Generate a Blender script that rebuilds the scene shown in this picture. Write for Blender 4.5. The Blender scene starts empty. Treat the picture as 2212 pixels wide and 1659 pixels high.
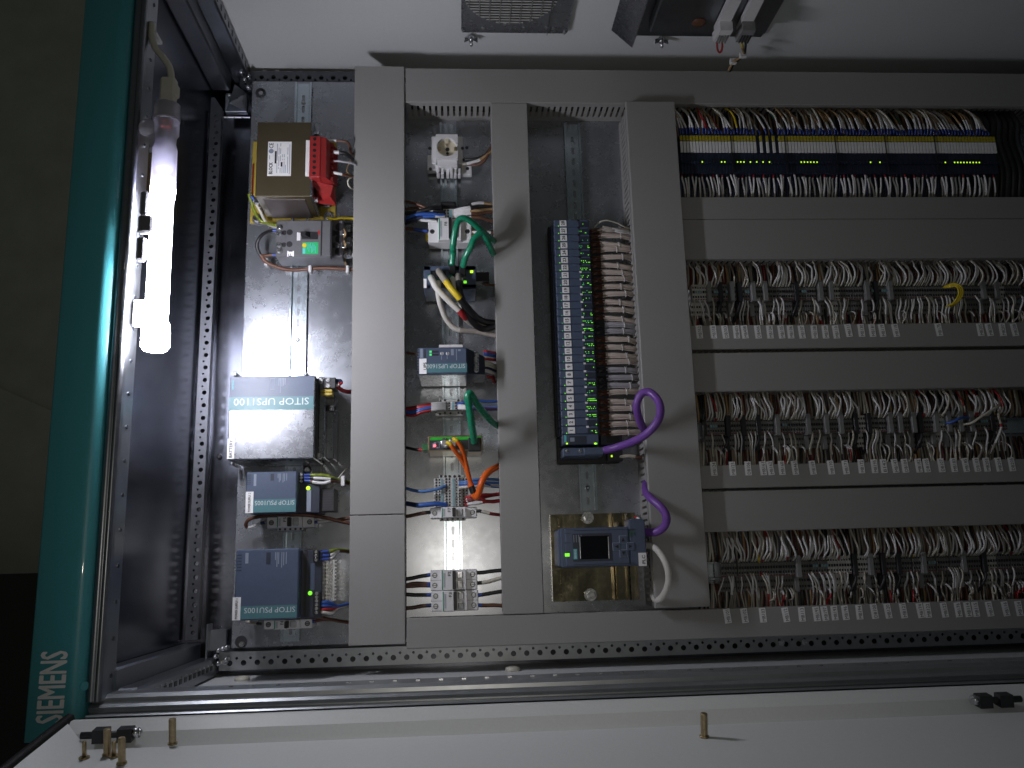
import bpy, math, random
from mathutils import Vector, Matrix
rnd = random.Random(7)
sc = bpy.context.scene
# ------------------------------------------------------------------ frame of the place
# plate frame: x = down the cabinet, y = towards its right side panel, z = out of the mounting plate
# the cabinet stands upright in the world, so the phone that took the picture was held turned by 90 degrees
TOP = 2.0
MW = Matrix(((0, 1, 0, 0), (0, 0, -1, 0), (-1, 0, 0, TOP - 0.58), (0, 0, 0, 1)))
RC = Matrix(((0.997893, -0.026838, 0.059072), (0.014311, 0.97906, 0.203067), (-0.063285, -0.201794, 0.977381)))
DIST, FOC, CX, CY = 1.7, 1850.0, 1106.0, 829.5
# ------------------------------------------------------------------ camera
cam = bpy.data.cameras.new("camera"); cam_o = bpy.data.objects.new("camera", cam)
sc.collection.objects.link(cam_o)
cam.sensor_width = 36; cam.lens = 36 * FOC / 2212; cam.clip_start = 0.02; cam.clip_end = 60
cam_o.matrix_world = MW @ Matrix.Translation((0, 0, DIST)) @ RC.transposed().to_4x4()
sc.camera = cam_o
# ------------------------------------------------------------------ world: a nearly dark plant room
w = bpy.data.worlds.new("World"); sc.world = w; w.use_nodes = True
bg = w.node_tree.nodes["Background"]; bg.inputs[0].default_value = (0.90, 1.0, 0.96, 1); bg.inputs[1].default_value = 0.027
# the phone's own small light beside its lens (seen mirrored in the zinc plate)
fl = bpy.data.lights.new("phone_light", 'SPOT'); fl.energy = 6.8; fl.color = (1.0, 0.93, 0.82); fl.shadow_soft_size = 0.012
fl.spot_size = math.radians(86); fl.spot_blend = 1.0
flo = bpy.data.objects.new("phone_light", fl); sc.collection.objects.link(flo)
flo.matrix_world = MW @ Matrix.Translation((-0.012, 0.012, DIST)) @ RC.transposed().to_4x4()
LAMP_STRENGTH = 106.0            # the cool white work light clipped under the cabinet roof
sc.view_settings.view_transform = 'Standard'; sc.view_settings.look = 'None'
sc.view_settings.exposure = 0.0; sc.view_settings.gamma = 1.0
sc.render.engine = 'CYCLES'
sc.cycles.use_denoising = True
sc.cycles.max_bounces = 5; sc.cycles.caustics_reflective = False; sc.cycles.caustics_refractive = False
sc.cycles.sample_clamp_indirect = 4.0

# ------------------------------------------------------------------ measuring helpers
def ray(px, py):
    return RC.transposed() @ Vector((px - CX, -(py - CY), -FOC))
def P(px, py, z=0.0):
    d = ray(px, py); t = (z - DIST) / d.z
    return Vector((d.x * t, d.y * t, z))
def onY(px, py, y):
    d = ray(px, py); t = y / d.y
    return Vector((d.x * t, y, DIST + d.z * t))
def onX(px, py, x):
    d = ray(px, py); t = x / d.x
    return Vector((x, d.y * t, DIST + d.z * t))
def rect(px0, py0, px1, py1, z):
    a, b, c, d = P(px0, py0, z), P(px1, py0, z), P(px1, py1, z), P(px0, py1, z)
    return ((a.x + d.x) / 2, (c.y + d.y) / 2, (b.x + c.x) / 2, (a.y + b.y) / 2)
class View:                                   # a measured close-up of the photograph
    def __init__(s, x0, y0, k): s.x0, s.y0, s.k = x0, y0, k
    def q(s, u, v): return ((s.x0 + u / s.k) / 1.80832, (s.y0 + v / s.k) / 1.80832)
    def p(s, u, v, z=0.0): return P(*s.q(u, v), z)
    def r(s, u0, v0, u1, v1, z): return rect(*s.q(u0, v0), *s.q(u1, v1), z)
VA = View(850, 200, 2.37); VB = View(850, 800, 2.37); VC = View(850, 1400, 2.765); VD = View(850, 1800, 2.0738)
VE = View(1550, 350, 2.552); VF = View(1550, 950, 2.765); VG = View(1550, 1450, 2.765); VH = View(1550, 1900, 2.37)
VI = View(2050, 350, 1.8433); VJ = View(2050, 1200, 2.37); VK = View(2050, 1700, 2.0738); VL = View(1700, 0, 1.47467)
M1 = View(2600, 350, 3.0157); N1 = View(3300, 350, 3.0157); M2 = View(2600, 950, 3.16); N2 = View(3300, 950, 3.16)
M3 = View(2650, 1450, 3.16); N3 = View(3300, 1450, 3.16); M4 = View(2700, 1950, 3.0157); N4 = View(3300, 1950, 3.0157)
S1 = View(0, 0, 1.659); S2 = View(0, 900, 1.659); S3 = View(0, 1800, 2.212); S4 = View(0, 2300, 2.212)
TLV = View(600, 0, 2.765); BT = View(800, 2300, 1.8433); V0 = View(0, 0, 0.553)

# ------------------------------------------------------------------ materials
MATS = {}
def mat(name, col, rough=0.5, metal=0.0, var=0.12, scale=60.0, bump=0.0, rvar=0.1, emit=0.0, spec=0.5, stretch=None, trans=0.0, coat=0.0, big=0.0):
    m = bpy.data.materials.new(name); m.use_nodes = True
    nt = m.node_tree; b = nt.nodes["Principled BSDF"]; L = nt.links.new
    b.inputs["Metallic"].default_value = metal; b.inputs["Specular IOR Level"].default_value = spec
    b.inputs["Coat Weight"].default_value = coat; b.inputs["Transmission Weight"].default_value = trans
    c4 = (*col, 1)
    b.inputs["Base Color"].default_value = c4; b.inputs["Roughness"].default_value = rough
    if emit:
        b.inputs["Emission Color"].default_value = c4; b.inputs["Emission Strength"].default_value = emit
    elif var or bump:
        tc = nt.nodes.new("ShaderNodeTexCoord"); mp = nt.nodes.new("ShaderNodeMapping"); L(tc.outputs["Object"], mp.inputs["Vector"])
        if stretch: mp.inputs["Scale"].default_value = stretch
        n = nt.nodes.new("ShaderNodeTexNoise"); n.inputs["Scale"].default_value = scale; n.inputs["Detail"].default_value = 5
        n.inputs["Roughness"].default_value = 0.6
        L(mp.outputs[0], n.inputs["Vector"])
        src = n.outputs["Fac"]
        if big:
            n2 = nt.nodes.new("ShaderNodeTexNoise"); n2.inputs["Scale"].default_value = big; n2.inputs["Detail"].default_value = 3
            L(tc.outputs["Object"], n2.inputs["Vector"])
            ad = nt.nodes.new("ShaderNodeMath"); ad.operation = 'ADD'; L(src, ad.inputs[0]); L(n2.outputs["Fac"], ad.inputs[1])
            hf = nt.nodes.new("ShaderNodeMath"); hf.operation = 'MULTIPLY'; hf.inputs[1].default_value = 0.5; L(ad.outputs[0], hf.inputs[0]); src = hf.outputs[0]
        mr = nt.nodes.new("ShaderNodeMapRange"); mr.inputs["From Min"].default_value = 0.25; mr.inputs["From Max"].default_value = 0.75
        mr.inputs["To Min"].default_value = 1 - var; mr.inputs["To Max"].default_value = 1 + var; L(src, mr.inputs["Value"])
        mx = nt.nodes.new("ShaderNodeVectorMath"); mx.operation = 'SCALE'; mx.inputs[0].default_value = col; L(mr.outputs[0], mx.inputs["Scale"])
        L(mx.outputs[0], b.inputs["Base Color"])
        if rvar:
            m2 = nt.nodes.new("ShaderNodeMapRange"); m2.inputs["From Min"].default_value = 0.25; m2.inputs["From Max"].default_value = 0.75
            m2.inputs["To Min"].default_value = max(0.03, rough - rvar); m2.inputs["To Max"].default_value = min(1, rough + rvar)
            L(src, m2.inputs["Value"]); L(m2.outputs[0], b.inputs["Roughness"])
        if bump:
            bp = nt.nodes.new("ShaderNodeBump"); bp.inputs["Strength"].default_value = bump; bp.inputs["Distance"].default_value = 0.002
            L(src, bp.inputs["Height"]); L(bp.outputs[0], b.inputs["Normal"])
    if name.startswith("led"): m.cycles.emission_sampling = 'NONE'
    MATS[name] = m
    return m
mat("zinc_plate", (0.37, 0.39, 0.43), 0.27, 0.74, 0.09, 45, 0.03, 0.06, big=7)
mat("roof_metal", (0.11, 0.12, 0.16), 0.25, 1.0, 0.06, 3, 0.0, 0.03)
mat("rear_metal", (0.18, 0.19, 0.225), 0.22, 1.0, 0.2, 20, 0.05, 0.08, big=5)
mat("frame_metal", (0.27, 0.285, 0.31), 0.34, 1.0, 0.15, 70, 0.05, 0.1, big=9)
mat("strip_metal", (0.115, 0.12, 0.135), 0.45, 0.85, 0.1, 80, 0.0, 0.08)
mat("rail_metal", (0.58, 0.66, 0.72), 0.25, 0.88, 0.05, 12, 0.0, 0.05)
mat("steel", (0.62, 0.63, 0.65), 0.28, 1.0, 0.12, 120, 0.0, 0.08)
mat("brushed_steel", (0.36, 0.375, 0.41), 0.28, 0.9, 0.1, 80, 0.02, 0.06, big=12)
mat("galv_frame", (0.36, 0.38, 0.40), 0.36, 0.72, 0.12, 60, 0.03, 0.08, big=9)
mat("gold_zinc", (0.46, 0.40, 0.27), 0.16, 1.0, 0.30, 50, 0.30, 0.08, big=16)
mat("brass_stud", (0.45, 0.36, 0.22), 0.4, 1.0, 0.25, 200)
mat("teal_paint", (0.075, 0.37, 0.42), 0.38, 0.0, 0.06, 300, 0.02, 0.04, coat=0.25)
mat("letter_grey", (0.92, 0.93, 0.93), 0.5, 0, 0.05)
mat("wall_paint", (0.70, 0.72, 0.74), 0.42, 0.0, 0.03, 260, 0.03, 0.05)
mat("door_paint", (0.77, 0.79, 0.79), 0.45, 0.0, 0.03, 260, 0.03, 0.05)
mat("gasket", (0.018, 0.018, 0.02), 0.45, 0, 0.2, 150, 0.1)
mat("duct_grey", (0.335, 0.33, 0.325), 0.55, 0.0, 0.045, 160, 0.015, 0.04, big=6)
mat("duct_cover", (0.318, 0.313, 0.308), 0.5, 0.0, 0.04, 200, 0.015, 0.05, big=5)
mat("room_wall", (0.58, 0.58, 0.48), 0.9, 0.0, 0.12, 8, 0.1)
mat("room_dark", (0.05, 0.045, 0.042), 0.8, 0.0, 0.2, 10, 0.1)
mat("black", (0.016, 0.016, 0.018), 0.45, 0, 0.15, 90)
mat("charcoal", (0.032, 0.033, 0.038), 0.45, 0, 0.12, 120, 0.02)
mat("breaker_grey", (0.115, 0.115, 0.125), 0.45, 0, 0.08, 160, 0.02)
mat("device_blue", (0.075, 0.102, 0.165), 0.42, 0, 0.06, 160, 0.02)
mat("device_dark", (0.030, 0.038, 0.058), 0.42, 0, 0.1, 160, 0.02)
mat("relay_blue", (0.014, 0.022, 0.046), 0.45, 0, 0.15, 140)
mat("band_teal", (0.085, 0.21, 0.24), 0.4, 0, 0.04, 160)
mat("print_light", (0.62, 0.68, 0.72), 0.5, 0, 0.0)
mat("print_grey", (0.25, 0.29, 0.37), 0.5, 0, 0.0)
mat("print_dark", (0.02, 0.02, 0.03), 0.5, 0, 0.0)
mat("print_cyan", (0.12, 0.50, 0.55), 0.5, 0, 0.0)
mat("white_plastic", (0.70, 0.70, 0.72), 0.38, 0, 0.05, 120)
mat("socket_cream", (0.66, 0.60, 0.46), 0.35, 0, 0.04, 120)
mat("label_white", (0.88, 0.88, 0.90), 0.55, 0, 0.04, 200)
mat("mcb_white", (0.76, 0.76, 0.78), 0.38, 0, 0.05, 120)
mat("mcb_window", (0.55, 0.56, 0.58), 0.15, 0, 0.15, 160, coat=0.6)
mat("green_stripe", (0.02, 0.30, 0.16), 0.4, 0, 0.05)
mat("green_label", (0.02, 0.42, 0.14), 0.45, 0, 0.06, 300)
mat("green_bright", (0.02, 0.50, 0.03), 0.4, 0, 0.05, 200)
mat("green_connector", (0.03, 0.14, 0.05), 0.45, 0, 0.1)
mat("yellow", (0.68, 0.50, 0.02), 0.45, 0, 0.1, 200)
mat("yellow_tag", (0.50, 0.42, 0.03), 0.5, 0, 0.18, 260)
mat("core_brown", (0.092, 0.074, 0.044), 0.42, 0.35, 0.12, 30, 0.02, 0.08, big=10)
mat("core_side", (0.10, 0.082, 0.078), 0.55, 0.2, 0.12, 160, 0.1, 0.08, stretch=(1, 1, 14))
mat("coil_yellow", (0.45, 0.34, 0.06), 0.45, 0.1, 0.15, 60)
mat("red_plastic", (0.34, 0.028, 0.028), 0.4, 0, 0.06, 120)
mat("red_dark", (0.20, 0.015, 0.014), 0.45, 0, 0.1, 120)
mat("terminal_grey", (0.19, 0.19, 0.188), 0.5, 0, 0.1, 160)
mat("terminal_light", (0.60, 0.60, 0.59), 0.5, 0, 0.08, 160)
mat("terminal_teal", (0.20, 0.36, 0.40), 0.45, 0, 0.1, 160)
mat("bracket_grey", (0.23, 0.235, 0.24), 0.5, 0, 0.1, 120)
mat("clear_plastic", (0.80, 0.78, 0.92), 0.28, 0, 0.0, trans=0.55, spec=0.5)
mat("screen_glass", (0.004, 0.004, 0.006), 0.08, 0, 0.0, coat=0.5)
mat("wire_white", (0.62, 0.60, 0.56), 0.5, 0, 0.1, 90)
mat("sleeve_white", (0.72, 0.72, 0.73), 0.5, 0, 0.06, 300)
mat("sleeve_cream", (0.56, 0.53, 0.45), 0.5, 0, 0.1, 300)
mat("wire_grey", (0.33, 0.30, 0.27), 0.5, 0, 0.12, 90)
mat("wire_taupe", (0.56, 0.485, 0.44), 0.55, 0, 0.12, 90)
mat("wire_slate", (0.40, 0.39, 0.43), 0.55, 0, 0.12, 90)
mat("wire_black", (0.014, 0.014, 0.016), 0.38, 0, 0.1, 90)
mat("wire_brown", (0.115, 0.050, 0.030), 0.42, 0, 0.12, 90)
mat("wire_tan", (0.36, 0.24, 0.12), 0.5, 0, 0.15, 90)
mat("wire_red", (0.40, 0.025, 0.030), 0.42, 0, 0.1, 90)
mat("wire_dark_red", (0.17, 0.012, 0.016), 0.42, 0, 0.1, 90)
mat("wire_dkred", (0.10, 0.010, 0.012), 0.5, 0, 0.1, 90)
mat("wire_blue", (0.035, 0.11, 0.42), 0.4, 0, 0.1, 90)
mat("wire_navy", (0.015, 0.026, 0.085), 0.45, 0, 0.1, 90)
mat("wire_lightblue", (0.08, 0.20, 0.48), 0.4, 0, 0.1, 90)
mat("ferrule_blue", (0.028, 0.065, 0.30), 0.4, 0, 0.08, 90)
mat("wire_green", (0.010, 0.235, 0.125), 0.28, 0, 0.04, 90, coat=0.3)
mat("wire_dkgreen", (0.015, 0.08, 0.05), 0.4, 0, 0.1, 90)
mat("wire_orange", (0.85, 0.145, 0.015), 0.4, 0, 0.05, 90)
mat("wire_purple", (0.19, 0.075, 0.38), 0.4, 0, 0.06, 90)
mat("wire_yellow", (0.66, 0.50, 0.02), 0.4, 0, 0.1, 90)
mat("wire_yg", (0.20, 0.25, 0.03), 0.4, 0, 0.5, 160, rvar=0)
mat("wire_cream", (0.60, 0.58, 0.50), 0.45, 0, 0.06, 90)
mat("led_green", (0.24, 1.0, 0.04), emit=0.9)
mat("led_lime", (0.55, 1.0, 0.03), emit=1.2)
mat("led_dim", (0.10, 0.75, 0.22), emit=0.35)
mat("led_red", (1.0, 0.10, 0.12), emit=3.0)
mat("tube_light", (0.92, 0.915, 1.0), emit=LAMP_STRENGTH)

# ------------------------------------------------------------------ mesh builder
class B:
    def __init__(s): s.v, s.f, s.m, s.sm, s.k = [], [], [], [], 0
    def mi(s, k): s.k = k; return s
    def face(s, idx, smooth=False): s.f.append(tuple(idx)); s.m.append(s.k); s.sm.append(smooth)
    def _out(s, idx, c):
        a, b, d = (Vector(s.v[i]) for i in idx[:3])
        n = (b - a).cross(d - a); cen = sum((Vector(s.v[i]) for i in idx), Vector()) / len(idx)
        if n.dot(cen - c) < 0: idx = idx[::-1]
        s.face(idx)
    def box(s, x0, y0, z0, x1, y1, z1, bev=0.0):
        lo = (min(x0, x1), min(y0, y1), min(z0, z1)); hi = (max(x0, x1), max(y0, y1), max(z0, z1))
        c = Vector([(a + b) / 2 for a, b in zip(lo, hi)]); base = len(s.v)
        bev = min(bev, 0.45 * min(h - l for l, h in zip(lo, hi)))
        if bev <= 0:
            for i in range(8): s.v.append(tuple(hi[a] if i >> a & 1 else lo[a] for a in range(3)))
            for q in ((0, 2, 3, 1), (4, 5, 7, 6), (0, 1, 5, 4), (2, 6, 7, 3), (0, 4, 6, 2), (1, 3, 7, 5)): s._out([base + i for i in q], c)
            return s
        def vid(i, a): return base + i * 3 + a
        for i in range(8):
            for a in range(3):
                p = []
                for b in range(3):
                    e = hi[b] if i >> b & 1 else lo[b]
                    if b != a: e += -bev if i >> b & 1 else bev
                    p.append(e)
                s.v.append(tuple(p))
        for a in range(3):
            b, d = (a + 1) % 3, (a + 2) % 3
            for t in (0, 1):
                cs = [t << a | u << b | v << d for u, v in ((0, 0), (1, 0), (1, 1), (0, 1))]
                s._out([vid(i, a) for i in cs], c)
            for u in (0, 1):
                for v in (0, 1):
                    i0 = u << b | v << d; i1 = i0 | 1 << a
                    s._out([vid(i0, b), vid(i1, b), vid(i1, d), vid(i0, d)], c)
        for i in range(8): s._out([vid(i, 0), vid(i, 1), vid(i, 2)], c)
        return s
    def hexa(s, pts):                          # 8 corner points: bottom 4 then top 4
        base = len(s.v); s.v += [tuple(p) for p in pts]; c = sum((Vector(p) for p in pts), Vector()) / 8
        for q in ((0, 1, 2, 3), (4, 5, 6, 7), (0, 1, 5, 4), (1, 2, 6, 5), (2, 3, 7, 6), (3, 0, 4, 7)): s._out([base + i for i in q], c)
        return s
    def prism(s, poly, axis, a0, a1, smooth=False):          # polygon in the plane across axis, extruded
        n = len(poly); base = len(s.v)
        def mk(u, v, a): return {0: (a, u, v), 1: (u, a, v), 2: (u, v, a)}[axis]
        for a in (a0, a1):
            for u, v in poly: s.v.append(mk(u, v, a))
        c = sum((Vector(p) for p in s.v[base:]), Vector()) / (2 * n)
        s.face([base + i for i in range(n)][::-1]); s.face([base + n + i for i in range(n)])
        for i in range(n):
            j = (i + 1) % n; s.face([base + i, base + j, base + n + j, base + n + i], smooth)
        return s
    def sheet(s, prof, axis, a0, a1, smooth=False):          # open profile swept along axis
        base = len(s.v); n = len(prof)
        def mk(u, v, a): return {0: (a, u, v), 1: (u, a, v), 2: (u, v, a)}[axis]
        for a in (a0, a1):
            for u, v in prof: s.v.append(mk(u, v, a))
        for i in range(n - 1): s.face([base + i, base + i + 1, base + n + i + 1, base + n + i], smooth)
        return s
    def cyl(s, p0, p1, r0, r1=None, n=12, caps=True, smooth=True):
        p0, p1 = Vector(p0), Vector(p1); r1 = r0 if r1 is None else r1
        d = (p1 - p0).normalized(); u = d.orthogonal().normalized(); v = d.cross(u); base = len(s.v)
        for p, r in ((p0, r0), (p1, r1)):
            for i in range(n):
                a = 2 * math.pi * i / n; s.v.append(tuple(p + (u * math.cos(a) + v * math.sin(a)) * r))
        for i in range(n):
            j = (i + 1) % n; s.face([base + i, base + j, base + n + j, base + n + i], smooth)
        if caps:
            s.face([base + i for i in range(n)][::-1]); s.face([base + n + i for i in range(n)])
        return s
    def lathe(s, p, axis, prof, n=16):        # prof: (distance along axis, radius)
        p = Vector(p); d = Vector(axis).normalized(); u = d.orthogonal().normalized(); v = d.cross(u); base = len(s.v)
        for h, r in prof:
            for i in range(n):
                a = 2 * math.pi * i / n; s.v.append(tuple(p + d * h + (u * math.cos(a) + v * math.sin(a)) * r))
        for k in range(len(prof) - 1):
            for i in range(n):
                j = (i + 1) % n; o = base + k * n
                s.face([o + i, o + j, o + n + j, o + n + i], True)
        s.face([base + i for i in range(n)][::-1]); s.face([base + (len(prof) - 1) * n + i for i in range(n)])
        return s
    def tube(s, pts, r, n=6, seg=None, mis=None):            # mis: [(fraction, material index)] along its length
        pts = [Vector(p) for p in pts]
        if len(pts) > 2: pts = spline(pts, seg or 4)
        base = len(s.v); m = len(pts); u = None
        ln = [0.0]
        for i in range(1, m): ln.append(ln[-1] + (pts[i] - pts[i - 1]).length)
        for i in range(m):
            d = (pts[min(i + 1, m - 1)] - pts[max(i - 1, 0)]).normalized()
            u = d.orthogonal().normalized() if u is None else (u - d * u.dot(d)).normalized()
            v = d.cross(u)
            for k in range(n):
                a = 2 * math.pi * k / n; s.v.append(tuple(pts[i] + (u * math.cos(a) + v * math.sin(a)) * r))
        for i in range(m - 1):
            if mis:
                fr = (ln[i] + ln[i + 1]) / 2 / max(ln[-1], 1e-9)
                for lim, k in mis:
                    if fr <= lim: s.k = k; break
            for k in range(n):
                j = (k + 1) % n; o = base + i * n
                s.face([o + k, o + j, o + n + j, o + n + k], True)
        s.face([base + k for k in range(n)][::-1]); s.face([base + (m - 1) * n + k for k in range(n)])
        return s
    def mesh(s, name, mats, o):
        me = bpy.data.meshes.new(name); o = Vector(o)
        me.from_pydata([(x - o.x, y - o.y, z - o.z) for x, y, z in s.v], [], s.f)
        for m in (mats if isinstance(mats, (list, tuple)) else [mats]): me.materials.append(MATS[m])
        me.polygons.foreach_set("material_index", s.m); me.polygons.foreach_set("use_smooth", s.sm)
        me.update(); return me
    def bb(s):
        xs, ys, zs = zip(*s.v); return (min(xs), min(ys), min(zs), max(xs), max(ys), max(zs))
def spline(pts, seg):
    out = []
    for i in range(len(pts) - 1):
        p0, p1, p2, p3 = pts[max(i - 1, 0)], pts[i], pts[i + 1], pts[min(i + 2, len(pts) - 1)]
        for k in range(seg):
            t = k / seg; t2, t3 = t * t, t * t * t
            out.append(0.5 * ((2 * p1) + (p2 - p0) * t + (2 * p0 - 5 * p1 + 4 * p2 - p3) * t2 + (3 * p1 - p0 - 3 * p2 + p3) * t3))
    out.append(pts[-1]); return out
def tag(o, label, cat, group=None, kind=None):
    if label: o["label"] = label
    if cat: o["category"] = cat
    if group: o["group"] = group
    if kind: o["kind"] = kind
class Thing:
    def __init__(s, name, label, cat, o, group=None, kind=None):
        s.o = Vector(o); s.root = bpy.data.objects.new(name, None); sc.collection.objects.link(s.root)
        s.root.empty_display_size = 0.01; s.root.matrix_world = MW @ Matrix.Translation(s.o); tag(s.root, label, cat, group, kind)
    def part(s, name, b, mats, parent=None, label=None, kind=None):
        me = b if isinstance(b, bpy.types.Mesh) else b.mesh(name, mats, s.o)
        o = bpy.data.objects.new(name, me); sc.collection.objects.link(o); o.parent = parent or s.root
        if label: o["label"] = label
        if kind: o["kind"] = kind
        return o
    def box(s, name, r, z0, z1, m, bev=0.0008, parent=None, label=None):
        return s.part(name, B().box(r[0], r[1], z0, r[2], r[3], z1, bev), m, parent, label)
    def text(s, body, c, w, h, ang, m, parent=None, bold=0.0, name="lettering"):
        return s.part(name, text_mesh(body, c, w, h, ang, m, s.o, bold), m, parent)
def solo(name, label, cat, b, mats, group=None, kind=None):
    x0, y0, z0, x1, y1, z1 = b.bb(); o = Vector(((x0 + x1) / 2, (y0 + y1) / 2, z0))
    ob = bpy.data.objects.new(name, b.mesh(name, mats, o)); sc.collection.objects.link(ob)
    ob.matrix_world = MW @ Matrix.Translation(o); tag(ob, label, cat, group, kind); return ob
TXT = {}
def text_mesh(body, c, w, h, ang, m, o, bold=0.0):
    key = body
    if key not in TXT:
        cu = bpy.data.curves.new("t", 'FONT'); cu.body = body; cu.resolution_u = 2
        ob = bpy.data.objects.new("t", cu); me = bpy.data.meshes.new_from_object(ob)
        vs = [(v.co.x, v.co.y) for v in me.vertices]; fs = [tuple(p.vertices) for p in me.polygons]
        xs = [a for a, _ in vs]; ys = [b for _, b in vs]
        TXT[key] = (vs, fs, min(xs), max(xs), min(ys), max(ys)); bpy.data.objects.remove(ob); bpy.data.meshes.remove(me)
    vs, fs, x0, x1, y0, y1 = TXT[key]
    if w is None: w = h * (x1 - x0) / (y1 - y0)
    sx = w / (x1 - x0); sy = h / (y1 - y0); ca, sa = math.cos(math.radians(ang)), math.sin(math.radians(ang))
    c = Vector(c) - o; out = []
    allf = []
    for k, (du, dv) in enumerate(((0, 0), (1, .5), (-1, -.5), (.5, -1), (-.5, 1)) if bold else ((0, 0),)):
        o_ = len(out)
        for x, y in vs:
            u = (x - (x0 + x1) / 2) * sx + du * bold * h * 1.3; v = (y - (y0 + y1) / 2) * sy + dv * bold * h * 1.3
            out.append((c.x + u * ca - v * sa, c.y + u * sa + v * ca, c.z + k * 0.00003))
        allf += [tuple(i + o_ for i in f) for f in fs]
    fs = allf
    me = bpy.data.meshes.new("lettering"); me.from_pydata(out, [], fs); me.materials.append(MATS[m]); return me
ONES = "zero one two three four five six seven eight nine ten eleven twelve thirteen fourteen fifteen sixteen seventeen eighteen nineteen".split()
TENS = "zero ten twenty thirty forty fifty sixty seventy eighty ninety".split()
def word(n):
    if n >= 100: return "hundred" if n == 100 else "hundred-and-" + word(n - 100)
    if n < 20: return ONES[n]
    return TENS[n // 10] + ("-" + ONES[n % 10] if n % 10 else "")
def nth(n):
    w = word(n); h, _, t = w.rpartition("-"); t = {"one": "first", "two": "second", "three": "third", "five": "fifth", "eight": "eighth", "nine": "ninth", "twelve": "twelfth"}.get(t, t[:-1] + "ieth" if t.endswith("y") else t + "th")
    return h + "-" + t if h else t
def mid(r): return ((r[0] + r[2]) / 2, (r[1] + r[3]) / 2)
def sub(r, a0, b0, a1, b1):                   # a rectangle inside a rectangle; a along x, b downwards in the picture
    x0, y0, x1, y1 = r; return (x0 + (x1 - x0) * a0, y1 - (y1 - y0) * b1, x0 + (x1 - x0) * a1, y1 - (y1 - y0) * b0)
def perforated(b, x0, y0, x1, y1, z, along, holes, half, th=0.0016, n=12):
    """strip with real round holes; holes: (distance along, distance across, radius)"""
    L0, W0 = (x0, y0) if along == 0 else (y0, x0); L1, W1 = (x1, y1) if along == 0 else (y1, x1)
    def put(l, w, zz):
        b.v.append((l, w, zz) if along == 0 else (w, l, zz)); return len(b.v) - 1
    def quad(p): b.face(p if along == 0 else p[::-1])
    cur = L0
    for hl, hw, r in sorted(holes):
        a, e = hl - half, hl + half
        if a < cur - 1e-6 or e > L1: continue
        if a > cur + 1e-5: quad([put(cur, W0, z), put(a, W0, z), put(a, W1, z), put(cur, W1, z)])
        inn, low, out = [], [], []
        for k in range(n):
            t = 2 * math.pi * (k + 0.5) / n; cx, sy = math.cos(t), math.sin(t)
            inn.append(put(hl + cx * r, W0 + hw + sy * r, z)); low.append(put(hl + cx * r, W0 + hw + sy * r, z - th))
            m = min((half / abs(cx)) if cx else 9, ((W1 - W0 - hw if sy > 0 else hw) / abs(sy)) if sy else 9)
            out.append(put(hl + cx * m, W0 + hw + sy * m, z))
        cor = [put(e, W1, z), put(a, W1, z), put(a, W0, z), put(e, W0, z)]
        def side(i):
            p = b.v[i]; l, ww = (p[0], p[1]) if along == 0 else (p[1], p[0])
            if abs(l - e) < 1e-7: return 3
            if abs(ww - W1) < 1e-7: return 0
            if abs(l - a) < 1e-7: return 1
            return 2
        for k in range(n):
            j = (k + 1) % n; quad([inn[k], out[k], out[j], inn[j]]); quad([low[k], inn[k], inn[j], low[j]])
            if side(out[k]) != side(out[j]):
                ci = {(3, 0): 0, (0, 1): 1, (1, 2): 2, (2, 3): 3}.get((side(out[k]), side(out[j])))
                if ci is not None: quad([out[k], cor[ci], out[j]])
        cur = e
    if cur < L1 - 1e-5: quad([put(cur, W0, z), put(L1, W0, z), put(L1, W1, z), put(cur, W1, z)])
    return b
# ================================================================== SETTING
b = B().box(-4.0, -3.0, -1.22, -0.62, 3.0, -1.2)
solo("wall", None, None, b, "room_wall", kind="structure")
q0 = P(0, 1240, -0.9); q1 = P(90, 1232, -0.9)
b = B().box(-4.0, -3.0, -1.19, -0.60, q0.y, -0.9, 0.01)
solo("wall", None, None, b, "room_dark", kind="structure")
a0 = P(0, 838, -1.17); a1 = P(112, 890, -1.17)
b = B().hexa([(a0.x - 1.2, a0.y + 0.55, -1.199), (a1.x + 0.4, a1.y - 0.18, -1.199), (a1.x + 0.4, -1.5, -1.199), (a0.x - 1.2, -1.5, -1.199),
              (a0.x - 1.2, a0.y + 0.55, -1.18), (a1.x + 0.4, a1.y - 0.18, -1.18), (a1.x + 0.4, -1.5, -1.18), (a0.x - 1.2, -1.5, -1.18)])
solo("wall", None, None, b, "room_wall", kind="structure")

# ================================================================== CABINET
RX, YT, YB, ZF, XE = -0.515, 1.066, -0.198, 0.44, 1.45
cab = Thing("control_cabinet", "tall steel control cabinet standing open, teal header panel across its front top", "cabinet", (XE, 0.43, 0.0))
cab.part("roof_panel", B().box(RX - 0.003, YB, -0.05, RX, YT, 0.41), "roof_metal")
cab.part("rear_panel", B().box(RX, YB, -0.053, XE, YT, -0.05), "rear_metal")
cab.part("side_panel", B().box(RX - 0.003, YT, -0.053, XE, YT + 0.003, 0.44), "wall_paint", label="pale painted right side panel that carries the fan units")
cab.part("side_panel", B().box(RX - 0.003, YB - 0.003, -0.053, XE, YB, 0.40), "wall_paint")
cab.part("added_bottom_panel", B().box(XE, YB, -0.053, XE + 0.003, YT, 0.44), "rear_metal")  # out of view, added to keep the light inside
cab.part("mounting_plate", B().box(-0.431, -0.147, -0.004, 1.42, 1.024, 0.0, 0.001), "zinc_plate")
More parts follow.
